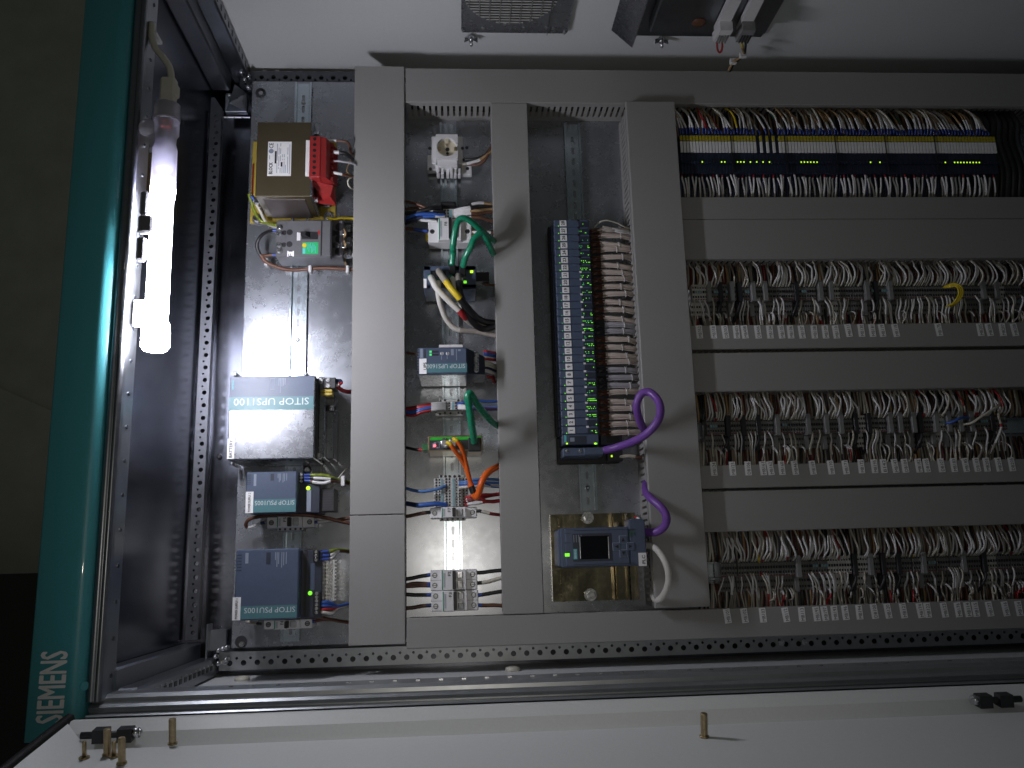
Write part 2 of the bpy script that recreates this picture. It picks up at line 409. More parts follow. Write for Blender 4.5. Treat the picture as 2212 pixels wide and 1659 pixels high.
for c in (TLV.p(1157, 1005, 0), S4.p(2085, 458, 0)):
    rg = cab.part("fixing_hole", B().cyl((c.x, c.y, 0.0002), (c.x, c.y, 0.0012), 0.0112, n=20), "charcoal")
    cab.part("bolt", B().cyl((c.x + 0.002, c.y - 0.004, 0.001), (c.x + 0.002, c.y - 0.004, 0.008), 0.0050, n=6, smooth=False), "steel", rg)
# teal header with its rounded lower edge
pr = [(-0.580, 0.40), (-0.580, 0.457), (-0.577, 0.460), (-0.527, 0.460)]
for k in range(9):
    a = math.radians(90 - 78 * k / 8); pr.append((-0.527 + 0.019 * math.cos(a), 0.441 + 0.019 * math.sin(a)))
pr += [(-0.510, 0.425)]
hd = cab.part("header_panel", B().sheet(pr, 1, -0.2187, 1.16, True).box(-0.5795, -0.2187, 0.40, -0.515, -0.2167, 0.4575), "teal_paint", label="teal painted header panel with grey lettering")
e0, e1 = S4.p(395, 1160, 0.4612), S4.p(500, 540, 0.4612)
c = S4.p(449, 848, 0.4612)
cab.text("SIEMENS", (c.x, c.y, 0.4612), abs(e1.y - e0.y), 0.0345, 90, "letter_grey", hd, bold=0.016)
c = S4.p(728, 842, 0.455)
cab.part("plug", B().cyl((-0.5115, c.y, 0.4495), (-0.5085, c.y, 0.4525), 0.006, n=16), "teal_paint", hd)
# front frame along the roof
pr = [(-0.5095, 0.428), (-0.509, 0.4445), (-0.505, 0.449), (-0.4995, 0.449), (-0.4985, 0.4465), (-0.4965, 0.4465), (-0.4955, 0.449), (-0.4915, 0.4465), (-0.4893, 0.442)]
bf = B().sheet(pr, 1, -0.172, 1.06, True)
bf.sheet([(-0.4893, 0.442), (-0.4888, 0.434)], 1, -0.172, 1.06)
# the flange under it, with its row of holes (built facing down the cabinet)
fl_y0, fl_y1 = -0.172, 1.05
pb = B(); perforated(pb, 0.400, fl_y0, 0.434, fl_y1, 0.4888, 1, [(fl_y0 + 0.03 + 0.05 * i, 0.018, 0.0032) for i in range(23)], 0.0125)
o = len(bf.v); bf.v += [(-z, y, x) for x, y, z in pb.v]
for f in pb.f: bf.face([o + i for i in f][::-1])
cab.part("front_frame", bf, "frame_metal")
# perforated strips round the plate
def holes(l0, l1, pitch, wb, ws, rb, rs):
    out = []; n = int((l1 - l0) / pitch)
    for i in range(n):
        out.append((l0 + pitch * (i + 0.5), wb, rb)); out.append((l0 + pitch * (i + 1.0), ws, rs))
    return out
b = B(); perforated(b, -0.5095, -0.128, -0.4868, 0.948, 0.022, 1, holes(-0.128, 0.948, 0.0252, 0.0140, 0.0098, 0.0044, 0.0022), 0.0063)
b.sheet([(-0.5095, 0.0), (-0.5095, 0.022)], 1, -0.128, 0.948); b.sheet([(-0.4868, 0.022), (-0.4868, 0.004)], 1, -0.128, 0.948)
b.v += [(-0.5095, 0.948, 0.022), (-0.4868, 0.948, 0.022), (-0.502, 0.972, 0.022), (-0.5095, 0.972, 0.022)]; n = len(b.v); b.face([n - 4, n - 3, n - 2, n - 1])
cab.part("perforated_strip", b, "strip_metal")
b = B(); perforated(b, -0.46, 1.0196, -0.2, 1.0528, -0.008, 0, holes(-0.452, -0.2, 0.0255, 0.0186, 0.0130, 0.0050, 0.0024), 0.0063)
b.sheet([(1.0196, -0.03), (1.0196, -0.008)], 0, -0.46, -0.2)
cab.part("perforated_strip", b, "strip_metal")
b = B(); perforated(b, -0.452, -0.1868, XE, -0.1535, 0.0, 0, holes(-0.445, XE, 0.0253, 0.0130, 0.0215, 0.0052, 0.0026), 0.0063)
b.sheet([(-0.1868, -0.02), (-0.1868, 0.0)], 0, -0.452, XE); b.sheet([(-0.1535, 0.0), (-0.1535, -0.02)], 0, -0.452, XE)
cab.part("perforated_strip", b, "galv_frame")
for x in (-0.44, 0.62, 0.665):
    cab.part("bolt", B().cyl((x, -0.1705, 0), (x, -0.1705, 0.006), 0.006, n=6, smooth=False), "steel")
# depth rails in the two roof corners
b = B().box(RX + 0.0005, 1.000, 0.0, -0.475, YT - 0.001, 0.40, 0.003).box(-0.476, 1.036, -0.03, -0.441, YT - 0.001, 0.40, 0.003)
r1 = cab.part("depth_rail", b, "frame_metal")
for i in range(14):
    z = 0.02 + i * 0.027
    cab.part("slot", B().box(-0.4415, 1.045, z, -0.4402, 1.056, z + 0.007), "black", r1)
b = B().box(RX + 0.0005, YB + 0.001, 0.0, -0.486, -0.134, 0.405, 0.003).box(-0.4865, YB + 0.001, 0.0, -0.456, -0.162, 0.40, 0.003)
r2 = cab.part("depth_rail", b, "frame_metal")
for i in range(15):
    z = 0.03 + i * 0.025
    cab.part("slot", B().box(-0.4566, -0.182, z, -0.4552, -0.174, z + 0.012), "black", r2)
    cab.part("rivet", B().box(-0.4556, -0.173, z + 0.003, -0.4540, -0.170, z + 0.006), "steel", r2)
# corner brackets with screws
b = B().box(-0.488, 0.955, -0.02, -0.442, 0.998, -0.005, 0.001).hexa([(-0.486, 0.955, -0.004), (-0.443, 0.955, -0.004), (-0.443, 0.998, -0.004), (-0.474, 0.998, -0.004),
     (-0.470, 0.955, 0.03), (-0.443, 0.955, -0.003), (-0.443, 0.998, -0.003), (-0.460, 0.998, 0.03)])
bk = cab.part("corner_bracket", b, "frame_metal")
for u, v in ((955, 665), (1022, 815), (978, 852), (1015, 930), (815, 1022), (945, 775)):
    c = TLV.p(u, v, 0.02); cab.part("screw", B().lathe((c.x, c.y, 0.0), (0, 0, 1), [(0, 0.004), (0.018, 0.004), (0.021, 0.002)], 10), "steel", bk)
b = B().box(-0.468, -0.150, -0.01, -0.437, -0.112, 0.012, 0.001).box(-0.470, -0.185, 0.0, -0.466, -0.10, 0.03, 0.001)
bk = cab.part("corner_bracket", b, "frame_metal")
for u, v in ((1880, 535), (1915, 522), (1948, 510), (1945, 615), (1878, 648), (1855, 590)):
    c = S4.p(u, v, 0.022); cab.part("screw", B().lathe((c.x, c.y, 0.005), (0, 0, 1), [(0, 0.0045), (0.014, 0.0045), (0.017, 0.002)], 10), "steel", bk)
cab.part("clip_bar", B().box(-0.487, 0.936, 0.0, -0.432, 0.9395, 0.004, 0.001), "steel")
for u in (290, 2960):
    c = BT.p(u, 607, 0.04) if u < 2000 else BT.p(2212, 560, 0.04)
    cab.part("rubber_buffer", B().lathe((c.x, YB, 0.06), (0, 1, 0), [(0, 0.014), (0.006, 0.013), (0.008, 0.006)], 14), "wire_cream")
# front frame along the hinge side
X0 = -0.485
pr = [(-0.176, 0.372), (-0.1665, 0.376), (-0.1645, 0.385), (-0.1655, 0.425), (-0.170, 0.432), (-0.1755, 0.433), (-0.1765, 0.441), (-0.180, 0.4455), (-0.1845, 0.4440), (-0.1855, 0.440), (-0.1875, 0.440), (-0.1885, 0.452), (-0.1905, 0.4545), (-0.192, 0.450), (-0.192, 0.42)]
cab.part("front_frame", B().sheet(pr, 0, X0 - 0.02, XE, False), "galv_frame")
b = B()
for i in range(60):
    x = -0.33 + i * 0.033
    b.box(x, -0.1650, 0.400, x + 0.006, -0.1638, 0.403)
cab.part("frame_slot", b, "steel", kind="stuff")
pr = [(-0.192, 0.44), (-0.193, 0.466), (-0.197, 0.473), (-0.203, 0.473), (-0.207, 0.466), (-0.207, 0.44)]
cab.part("gasket", B().sheet(pr, 0, -0.512, XE, True), "gasket")
# door, swung out about 100 degrees
DH = Vector((0, -0.207, 0.474)); DD = Vector((0, -0.1736, 0.9848)); DN = Vector((0, 0.9848, 0.1736))
def door(x, s, h): v = DH + DD * s + DN * h; return (x, v.y, v.z)
def ondoor(px, py):
    d = ray(px, py); C = Vector((0, 0, DIST)); t = (DH - C).dot(DN) / d.dot(DN); p = C + d * t
    return p.x, (p - DH).dot(DD)
dprof = [(-0.004, 0.002), (-0.001, 0.014), (0.003, 0.019), (0.012, 0.020), (0.030, 0.010), (0.046, -0.010), (0.056, -0.012), (0.058, 0.0)]
b = B()
xl = -0.508
for k in range(len(dprof) - 1):
    (s0, h0), (s1, h1) = dprof[k], dprof[k + 1]
    i = len(b.v); b.v += [door(xl, s0, h0), door(XE, s0, h0), door(XE, s1, h1), door(xl, s1, h1)]; b.face([i, i + 3, i + 2, i + 1])
xin = xl + 0.040
i = len(b.v); b.v += [door(xin, 0.058, 0), door(XE, 0.058, 0), door(XE, 0.60, 0), door(xin, 0.60, 0)]; b.face([i, i + 3, i + 2, i + 1])
i = len(b.v); b.v += [door(xl, 0.02, 0.020), door(xin, 0.058, 0), door(xin, 0.60, 0), door(xl, 0.60, 0.020)]; b.face([i, i + 3, i + 2, i + 1])
i = len(b.v); b.v += [door(xl, -0.004, -0.02), door(XE, -0.004, -0.02), door(XE, 0.60, -0.02), door(xl, 0.60, -0.02)]; b.face([i, i + 1, i + 2, i + 3])
dr = cab.part("door", b, "door_paint", label="pale painted door swung wide open with threaded studs on its inside")
b = B()
ring = [(xl - 0.001, 0.012), (xl - 0.004, 0.0225), (xl - 0.011, 0.0245), (xl - 0.018, 0.020), (xl - 0.020, 0.0), (xl - 0.020, -0.02), (xl, -0.02)]
i = len(b.v)
for s in (-0.006, 0.60):
    for x, h in ring: b.v.append(door(x, s, h))
n = len(ring)
for k in range(n - 1): b.face([i + k, i + k + 1, i + n + k + 1, i + n + k], True)
b.face([i + k for k in range(n)])
cab.part("gasket", b, "gasket", dr)
def stud(u, v, view, r, h, base, thin=False):
    x, s = ondoor(*view.q(u, v)); p = Vector(door(x, s, 0)); d = DN
    bb = B().cyl(p, p + d * 0.002, r * (2.4 if thin else 1.35), n=14)
    prof = [(0, r)]
    if thin: bb.lathe(p, d, [(0, r), (h, r), (h + 0.001, r * 0.7)], 12)
    else:
        k = 0.002
        while k < h - 0.001: prof += [(k, r), (k + 0.0006, r * 0.93), (k + 0.0012, r)]; k += 0.002
        bb.lathe(p, d, prof + [(h, r * 0.85)], 12)
    cab.part("stud", bb, base, dr)
SD = View(2000, 2300, 2.212)
stud(927, 1438, S4, 0.0045, 0.032, "brass_stud"); stud(1052, 1512, S4, 0.0045, 0.031, "brass_stud"); stud(1490, 1342, S4, 0.0045, 0.032, "brass_stud")
stud(985, 1452, S4, 0.0026, 0.018, "brass_stud", True); stud(728, 1466, S4, 0.0026, 0.020, "brass_stud", True); stud(1662, 1282, SD, 0.0045, 0.030, "brass_stud")
for view, u0, v0, u1, v1, ub, vb in ((S4, 795, 1268, 1380, 1232, 1270, 1225), (View(3000, 2300, 2.212), 2085, 975, 1545, 960, 1640, 952)):
    xa, sa = ondoor(*view.q(u0, v0)); xb, sb = ondoor(*view.q(u1, v1)); s = 0.042
    lt = cab.part("latch_bar", B().cyl(door(xa, s, 0.012), door(xb + (xa - xb) * 0.22, s, 0.012), 0.0045, n=10), "charcoal", dr)
    for f in (0.30, 0.66):
        x = xa + (xb - xa) * f; q = Vector(door(x, s, 0.016))
        bb = B(); pts = []
        for dx in (-0.009, 0.009):
            for ds, dh in ((-0.009, -0.012), (0.009, -0.012), (0.007, 0.004), (-0.007, 0.004)):
                pts.append(door(x + dx, s + ds, 0.016 + dh))
        bb.hexa(pts); cab.part("latch_clamp", bb, "charcoal", dr)
    x = xa + (xb - xa) * 0.80
    cab.part("latch_bolt", B().cyl(door(x - 0.005, s, 0.013), door(x + 0.005, s, 0.013), 0.0065, n=12).cyl(door(x + 0.005, s, 0.013), door(x + 0.008, s, 0.013), 0.0065, 0.003, n=12), "steel", dr)

# ================================================================== WORK LIGHT under the roof
ZL = 0.43
a = S1.p(1085, 672, ZL); e = S2.p(1003, 778, ZL); ax = (e - a).normalized(); LEN = (e - a).length
lamp = Thing("tube_work_light", "glowing cool white tube work light in a clear housing clipped under the roof", "lamp", a)
def la(t): return a + ax * (LEN * t)
lamp.part("housing", B().lathe(a, ax, [(0.0, 0.014), (0.003, 0.0195), (0.052, 0.0200), (0.058, 0.0165), (0.070, 0.0160), (0.080, 0.0185), (0.150, 0.0188), (0.162, 0.0176)], 20), "clear_plastic")
lamp.part("collar", B().lathe(a, ax, [(0.026, 0.0202), (0.029, 0.0206), (0.031, 0.0202)], 20), "clear_plastic")
lamp.part("ballast", B().lathe(a, ax, [(0.004, 0.008), (0.050, 0.009), (0.110, 0.010), (0.120, 0.005)], 12), "mcb_window")
sw = a + ax * 0.040 + Vector((0.002, 0, 0.006))
lamp.part("switch", B().box(sw.x - 0.007, sw.y - 0.007, sw.z - 0.004, sw.x + 0.007, sw.y + 0.007, sw.z + 0.006, 0.002), "red_plastic")
lamp.part("light_tube", B().lathe(a, ax, [(0.128, 0.006), (0.146, 0.0160), (LEN - 0.045, 0.0168), (LEN - 0.040, 0.012)], 20), "tube_light")
lamp.part("end_cap", B().lathe(a, ax, [(LEN - 0.044, 0.0165), (LEN - 0.040, 0.0200), (LEN - 0.006, 0.0205), (LEN, 0.016)], 20), "tube_light")
c = S1.p(958, 830, 0.438)
bb = B()
bb.lathe((c.x, c.y, 0.430), (0, 0, 1), [(0, 0.004), (0.003, 0.012), (0.009, 0.0145), (0.015, 0.012), (0.018, 0.004)], 16).hexa([(c.x, c.y - 0.035, 0.426), (c.x + 0.026, c.y - 0.035, 0.426), (c.x + 0.026, c.y - 0.006, 0.426), (c.x, c.y - 0.012, 0.426), (c.x + 0.006, c.y - 0.033, 0.440), (c.x + 0.026, c.y - 0.035, 0.440), (c.x + 0.026, c.y - 0.006, 0.440), (c.x, c.y - 0.012, 0.440)])
lamp.part("mount", bb, "clear_plastic")
c0, c1 = S2.p(860, 425, 0.434), S2.p(935, 610, 0.434)
lamp.part("mount", B().box(-0.4885, c1.y, 0.418, c1.x + 0.004, c0.y - 0.004, 0.430, 0.003), "white_plastic")
for (u0, v0, u1, v1), vw in (((902, 1232, 956, 1385), S1), ((888, 1388, 985, 1505), S1), ((878, 36, 936, 192), S2)):
    r = vw.r(u0, v0, u1, v1, 0.452); lamp.part("clip", B().box(r[0], r[1], 0.440, r[2], r[3], 0.452, 0.003), "breaker_grey")
p0 = S1.p(1100, 510, ZL)
lamp.part("plug", B().box(p0.x - 0.012, a.y, ZL - 0.009, p0.x + 0.011, p0.y, ZL + 0.009, 0.003).box(p0.x - 0.009, a.y + 0.012, ZL - 0.011, p0.x + 0.014, a.y + 0.034, ZL + 0.006, 0.003), "wire_cream")
pts = [p0 + Vector((0.002, -0.004, 0)), S1.p(1108, 480, ZL), S1.p(1095, 430, ZL), S1.p(1055, 370, ZL), S1.p(1010, 315, ZL), S1.p(985, 240, ZL), S1.p(985, 150, ZL)]
lamp.part("cord", B().tube(pts, 0.0055, 10, 6), "wire_cream")
c = S1.p(1000, 222, 0.425); lamp.part("cable_tie", B().box(c.x - 0.008, c.y - 0.003, 0.40, c.x + 0.005, c.y + 0.003, 0.43, 0.001), "white_plastic")

# ================================================================== WIRE DUCTS
def comb(b, along, l0, l1, w, z=0.068, th=0.0018):
    def bx(a0, a1, z0, z1):
        if along == 1: b.box(w - th / 2, a0, z0, w + th / 2, a1, z1)
        else: b.box(a0, w - th / 2, z0, a1, w + th / 2, z1)
    bx(l0, l1, 0.0003, 0.018); bx(l0, l1, z - 0.008, z)
    n = int((l1 - l0) / 0.0125)
    for i in range(n): bx(l0 + i * 0.0125, l0 + i * 0.0125 + 0.0078, 0.018, z - 0.008)
def duct(label, x0, y0, x1, y1, covers, z=0.08, combs=(1, 1), cat="wire duct", group="grey slotted wire ducts"):
    along = 1 if (y1 - y0) > (x1 - x0) else 0
    t = Thing("wire_duct", label, cat, ((x0 + x1) / 2, (y0 + y1) / 2, 0), group)
    ws = (x0 + 0.0035, x1 - 0.0035) if along == 1 else (y0 + 0.0035, y1 - 0.0035); l0, l1 = (y0, y1) if along == 1 else (x0, x1)
    for w, on in zip(ws, combs):
        if on: b = B(); comb(b, along, l0 + 0.002, l1 - 0.002, w); t.part("slotted_wall", b, "duct_grey")
    t.part("base", B().box(x0 + 0.004, y0 + 0.004, 0.0004, x1 - 0.004, y1 - 0.004, 0.0022), "duct_grey")
    fb = B(); frn = random.Random(int(abs(x0 + y0) * 9999))
    wl = (x1 - x0 if along == 1 else y1 - y0)
    for k in range(max(3, int(wl / .011))):
        pts = []; c0 = .010 + (wl - .020) * (k + .5) / max(3, int(wl / .011))
        for q in range(9):
            l = l0 + .004 + (l1 - l0 - .008) * q / 8; ww = (x0 if along == 1 else y0) + c0 + frn.uniform(-.002, .002); zz = .030 + frn.uniform(-.006, .006)
            pts.append((ww, l, zz) if along == 1 else (l, ww, zz))
        fb.mi(k % 3).tube(pts, .0066, 5, 2)
    t.part("cable_fill", fb, ["wire_black", "charcoal", "wire_navy"], kind="stuff")
    cs = []
    for a0, a1, dz in covers:
        r = (x0, a0, x1, a1) if along == 1 else (a0, y0, a1, y1); zz = z + dz
        b = B().box(r[0], r[1], zz - 0.003, r[2], r[3], zz, 0.0012)
        if along == 1: b.box(r[0], r[1], zz - 0.012, r[0] + 0.0018, r[3], zz - 0.002).box(r[2] - 0.0018, r[1], zz - 0.012, r[2], r[3], zz - 0.002)
        else: b.box(r[0], r[1], zz - 0.012, r[2], r[1] + 0.0018, zz - 0.002).box(r[0], r[3] - 0.0018, zz - 0.012, r[2], r[3], zz - 0.002)
        cs.append(t.part("cover", b, "duct_cover"))
    return t
ysp = P(818, 1112, 0.082).y
D1 = duct("widest grey duct lid column beside the power supplies, split near its lower end", -0.2028, -0.1425, -0.1010, 1.0105, [(-0.1425, ysp - 0.0006, 0.002), (ysp + 0.0006, 1.0105, 0.003)], combs=(0, 1))
DT = duct("grey duct running along the cabinet's right side above all the device rows", -0.0990, 0.9312, XE - 0.05, 1.0085, [(-0.0990, XE - 0.05, 0.0)])
D2 = duct("narrow plain grey duct between the switch row and the numbered module row", 0.0762, -0.0965, 0.1520, 0.9300, [(-0.0965, 0.9300, 0.001)])
r3 = rect(1353, 219, 1536, 1313, 0.098)
xa = (P(1353, 220, 0.098).x + P(1415, 1315, 0.098).x) / 2; xb = (P(1457, 218, 0.098).x + P(1535, 1312, 0.098).x) / 2
D3 = duct("grey duct with a raised loose cover between the numbered modules and the terminal rows", xa, r3[1], xb, r3[3], [(r3[1], r3[3], 0.018)])
DB_ = duct("grey duct along the hinge side, lowest strip, carrying the tags MB101 to MB124", -0.0990, -0.1512, XE - 0.05, -0.0980, [(-0.0990, XE - 0.05, 0.0)])
xs = xb - 0.012
rows = {}
D4 = duct("plain grey duct directly under the relay row", xs, 0.6735, XE - 0.05, 0.7215, [(xs, XE - 0.05, 0.0)])
D5 = duct("plain grey duct above the terminal row tagged MB352 to MB119", xs, 0.5870, XE - 0.05, 0.6725, [(xs, XE - 0.05, 0.0)])
D6 = duct("grey duct carrying the tags MB352 to MB119", xs, 0.3990, XE - 0.05, 0.4480, [(xs, XE - 0.05, 0.0)])
D7 = duct("plain grey duct above the terminal row tagged MB124 to DB205", xs, 0.3135, XE - 0.05, 0.3915, [(xs, XE - 0.05, 0.0)])
D8 = duct("grey duct carrying the tags MB125 to DB205", xs, 0.1245, XE - 0.05, 0.1690, [(xs, XE - 0.05, 0.0)])
D9 = duct("plain grey duct above the lowest terminal row", xs, 0.0425, XE - 0.05, 0.1190, [(xs, XE - 0.05, 0.0)])
def tags(t, items, zz=0.0802):
    for view, u, v0, v1, s in items:
        r = view.r(u - 39, v0, u + 39, v1, zz); c = mid(r); k = rnd.uniform(-3, 3)
        b = B(); w, h = (r[2] - r[0]) / 2, (r[3] - r[1]) / 2; ca, sa = math.cos(math.radians(4 + k)), math.sin(math.radians(4 + k))
        crn = [(c[0] + x * ca - y * sa, c[1] + x * sa + y * ca) for x, y in ((-w, -h), (w, -h), (w, h), (-w, h))]
        b.hexa([(x, y, zz) for x, y in crn] + [(x, y, zz + 0.0004) for x, y in crn])
        o = t.part("tag", b, "label_white")
        if s: t.text(s, (c[0] + 0.0012, c[1], zz + 0.0006), h * 1.70, w * 1.0, 94 + k, "print_dark", o)
T2 = ["MB352", "MB358", "DB303", "MB403", "MB408", "DB406", "MB104", "MB105", "MB106", "MB107", "MB108", "MB109", "MB110"]
T2b = ["MB111", "MB130", "MB181", "MB119", "MB118", "MB175", "MB205", "MB206", "MB207", "MB208"]
tags(D6, [(M2, u, 1015, 1176, s) for u, s in zip((415, 587, 735, 873, 975, 1138, 1287, 1428, 1542, 1680, 1835, 1972, 2102), T2)] +
         [(N2, u, 998, 1155, s) for u, s in zip((45, 203, 338, 460, 627), T2b[:5])] + [(N2, u, 990, 1145, s) for u, s in zip((1160, 1672, 1783, 1947, 2095), T2b[5:])])
T3 = ["MB124", "MB125", "DB106", "MB161", "MB162", "MB160", "MB461", "MB169", "MB170", "MB171"]
T3b = ["MB172", "MB195", "B142", "MB143", "DB104", "MB182", "DB105", "DB107", "MB183", "MB185", "DB103", "MB203", "MB204", "DB205"]
tags(D8, [(M3, u, 1118 - i * 2, 1290 - i * 2, s) for i, (u, s) in enumerate(zip((435, 667, 858, 1043, 1135, 1275, 1438, 1655, 1882, 2063), T3))] +
         [(N3, u, 1090 - i * 2, 1260 - i * 2, s) for i, (u, s) in enumerate(zip((202, 365, 480, 620, 742, 910, 1008, 1190, 1345, 1490, 1627, 1750, 1900, 2060), T3b))])
T4 = ["MB101", "MB102", "MB103", "MB112", "MB113", "MB195", "MB197", "MB193", "MB196", "MB194"]
T4b = ["DB100", "MB120", "MB121", "MB174", "MB122", "MB123", "MB176", "MB114", "MB115", "MB177", "MB116", "MB124"]
tags(DB_, [(M4, u, 1290 - i * 5, 1462 - i * 5, s) for i, (u, s) in enumerate(zip((425, 627, 843, 1113, 1303, 1475, 1573, 1687, 1815, 1980), T4))] +
          [(N4, u, 1232 - i * 3, 1408 - i * 3, s) for i, (u, s) in enumerate(zip((347, 507, 690, 888, 975, 1172, 1335, 1448, 1540, 1705, 1893, 2050), T4b))])

# ================================================================== DIN RAILS
def din(label, xc, y0, y1):
    t = Thing("mounting_rail", label, "rail", (xc, (y0 + y1) / 2, 0), "slotted steel mounting rails")
    b = B()
    hs = []; k = y0 + 0.02
    while k < y1 - 0.02: hs.append((k, 0.0125, 0.0031)); k += 0.025
    perf_slot(b, xc - 0.0125, y0, xc + 0.0125, y1, 0.0018, hs)
    for s in (-1, 1):
        pr = [(xc + s * 0.0125, 0.0018), (xc + s * 0.0131, 0.0068), (xc + s * 0.0138, 0.0076), (xc + s * 0.0175, 0.0076), (xc + s * 0.0178, 0.0068)]
        b.sheet(pr, 1, y0, y1)
    t.part("channel", b, "rail_metal")
    for y in (y0 + 0.045, (y0 + y1) / 2 + 0.0075, y1 - 0.045):
        t.part("screw", B().lathe((xc, y, 0.0015), (0, 0, 1), [(0, 0.0045), (0.0015, 0.0045), (0.003, 0.002)], 10), "steel")
    return t
def perf_slot(b, x0, y0, x1, y1, z, hs):
    i0 = len(b.v); perforated(b, x0, y0, x1, y1, z, 1, hs, 0.0105, 0.0012, 12)
    # stretch every round hole into an 18 mm slot
    cs = [h[0] for h in hs]
    for i in range(i0, len(b.v)):
        x, y, zz = b.v[i]
        for c in cs:
            if (x - (x0 + x1) / 2) ** 2 + (y - c) ** 2 < 0.0033 ** 2: b.v[i] = (x, y + (0.0052 if y > c else -0.0052), zz); break
din("steel rail carrying the transformer and power supplies", -0.3212, -0.138, 1.018)
din("steel rail carrying the mains socket and network switch", -0.0132, -0.085, 0.925)
y3 = VK.p(515, 612, 0).y
din("steel rail carrying the numbered modules", 0.2552, y3, 0.925)
# ================================================================== COLUMN 1: transformer to power supplies
def wire(label, pts, r, m, cat="wire", group=None, name="wire", n=7, seg=5, mis=None):
    return solo(name, label, cat, B().tube(pts, r, n, seg, mis), m, group)
def screw(t, x, y, z, r=0.004, m="steel", parent=None, slot=True):
    o = t.part("screw", B().lathe((x, y, z - 0.002), (0, 0, 1), [(0, r), (0.002, r), (0.0028, r * 0.8)], 12), m, parent)
    if slot: t.part("screw_slot", B().box(x - r * 0.75, y - r * 0.16, z + 0.0004, x + r * 0.75, y + r * 0.16, z + 0.0011), "black", o)
    return o
def hole(t, x, y, z, r=0.004, parent=None, name="screw_hole"):
    return t.part(name, B().cyl((x, y, z - 0.001), (x, y, z + 0.0004), r, n=14), "black", parent)

# ---- transformer
ZT = 0.115
rf = VA.r(358, 655, 866, 1345, ZT)
tr = Thing("transformer", "bulky olive brown control transformer with a red terminal strip", "transformer", (mid(rf)[0], mid(rf)[1], 0))
rb = VA.r(312, 835, 1096, 1590, 0.004)
tr.part("base_plate", B().box(rb[0], rb[1], 0.0005, rb[2], rb[3], 0.004, 0.0008), "coil_yellow")
core = tr.part("core", B().box(rf[0], rf[1], 0.012, rf[2], rf[3], ZT, 0.0015).box(rf[0] - 0.004, rf[1] - 0.001, 0.05, rf[0] + 0.001, rf[3] + 0.001, 0.068, 0.001), "core_brown")
tr.part("lamination", B().box(rf[0] + 0.012, rf[1] - 0.0012, 0.008, rf[2] - 0.012, rf[1] + 0.002, ZT - 0.012, 0.001), "core_side", core)
# clamping frame on the right flank
fx = rf[2]
tr.part("clamp_frame", B().box(fx - 0.001, rf[1], 0.012, fx + 0.004, rf[3], ZT + 0.002, 0.0015), "brushed_steel")
for f in (0.04, 0.93):
    y = rf[1] + (rf[3] - rf[1]) * f
    tr.part("bolt", B().cyl((fx + 0.004, y, ZT - 0.03), (fx + 0.010, y, ZT - 0.03), 0.006, n=6, smooth=False), "steel")
tr.part("coil", B().box(fx + 0.004, rf[1] + 0.018, 0.015, fx + 0.030, rf[3] - 0.018, 0.085, 0.006), "charcoal")
tr.part("coil_wrap", B().box(fx + 0.004, rf[1] + 0.022, 0.02, fx + 0.033, rf[1] + 0.045, 0.080, 0.003), "coil_yellow")
tr.part("coil", B().box(rf[0] - 0.022, rf[1] + 0.026, 0.012, rf[0] - 0.001, rf[3] - 0.055, 0.06, 0.006), "red_dark")
tr.part("coil_wrap", B().box(rf[0] - 0.014, rf[1] + 0.02, 0.012, rf[0] - 0.0005, rf[3] - 0.05, 0.075, 0.003), "coil_yellow")
tr.part("lug", B().box(rf[0] - 0.012, rf[1] + 0.005, 0.062, rf[0] - 0.001, rf[1] + 0.017, 0.072, 0.001), "steel")
for u, v in ((370, 1555), (1030, 1530)):
    c = VA.p(u, v, 0.004); tr.part("bolt", B().cyl((c.x, c.y, 0.004), (c.x, c.y, 0.012), 0.0075, n=6, smooth=False).cyl((c.x, c.y, 0.004), (c.x, c.y, 0.006), 0.0105, n=14), "steel")
rl = VA.r(464, 838, 682, 1155, ZT + 0.0004)
pl = tr.part("rating_plate", B().box(rl[0], rl[1], ZT + 0.0002, rl[2], rl[3], ZT + 0.0007), "label_white")
zt = ZT + 0.0010
def plate_text(s, a, b_, w, h, bold=0.0):
    r = sub(rl, 0, 0, 1, 1); x = rl[0] + (rl[2] - rl[0]) * a; y = rl[3] - (rl[3] - rl[1]) * b_
    tr.text(s, (x, y, zt), w * (rl[3] - rl[1]), h * (rl[2] - rl[0]), 90, "print_dark", pl, bold)
plate_text("BLOCK", 0.14, 0.78, 0.34, 0.15, 0.03); plate_text("CE", 0.14, 0.12, 0.15, 0.17, 0.01)
tr.part("mark", B().lathe((rl[0] + 0.14 * (rl[2] - rl[0]), rl[3] - 0.28 * (rl[3] - rl[1]), zt - 0.0003), (0, 0, 1), [(0, 0.0048), (0.0002, 0.0048)], 16), "print_grey", pl)
for a, b0, b1 in ((0.30, 0.28, 0.64), (0.56, 0.60, 0.73)):
    r = sub(rl, a, b0, a + 0.075, b1); tr.part("mark", B().box(r[0], r[1], zt - 0.0002, r[2], r[3], zt + 0.0001), "print_dark", pl)
b = B()
for i, (a, segs) in enumerate(((0.07, ((0.40, 0.52),)), (0.39, ((0.06, 0.56), (0.62, 0.92))), (0.465, ((0.18, 0.38), (0.43, 0.72), (0.75, 0.80))), (0.53, ((0.05, 0.14), (0.2, 0.36), (0.41, 0.57), (0.77, 0.92))), (0.61, ((0.37, 0.46), (0.5, 0.55), (0.61, 0.92))), (0.69, ((0.37, 0.46), (0.5, 0.55), (0.58, 0.92))), (0.75, ((0.68, 0.92),)), (0.84, ((0.17, 0.38), (0.44, 0.92))), (0.92, ((0.08, 0.95),)))):
    for b0, b1 in segs:
        r = sub(rl, a, b0, a + 0.022, b1); b.box(r[0], r[1], zt - 0.0002, r[2], r[3], zt)
tr.part("small_print", b, "print_grey", pl)
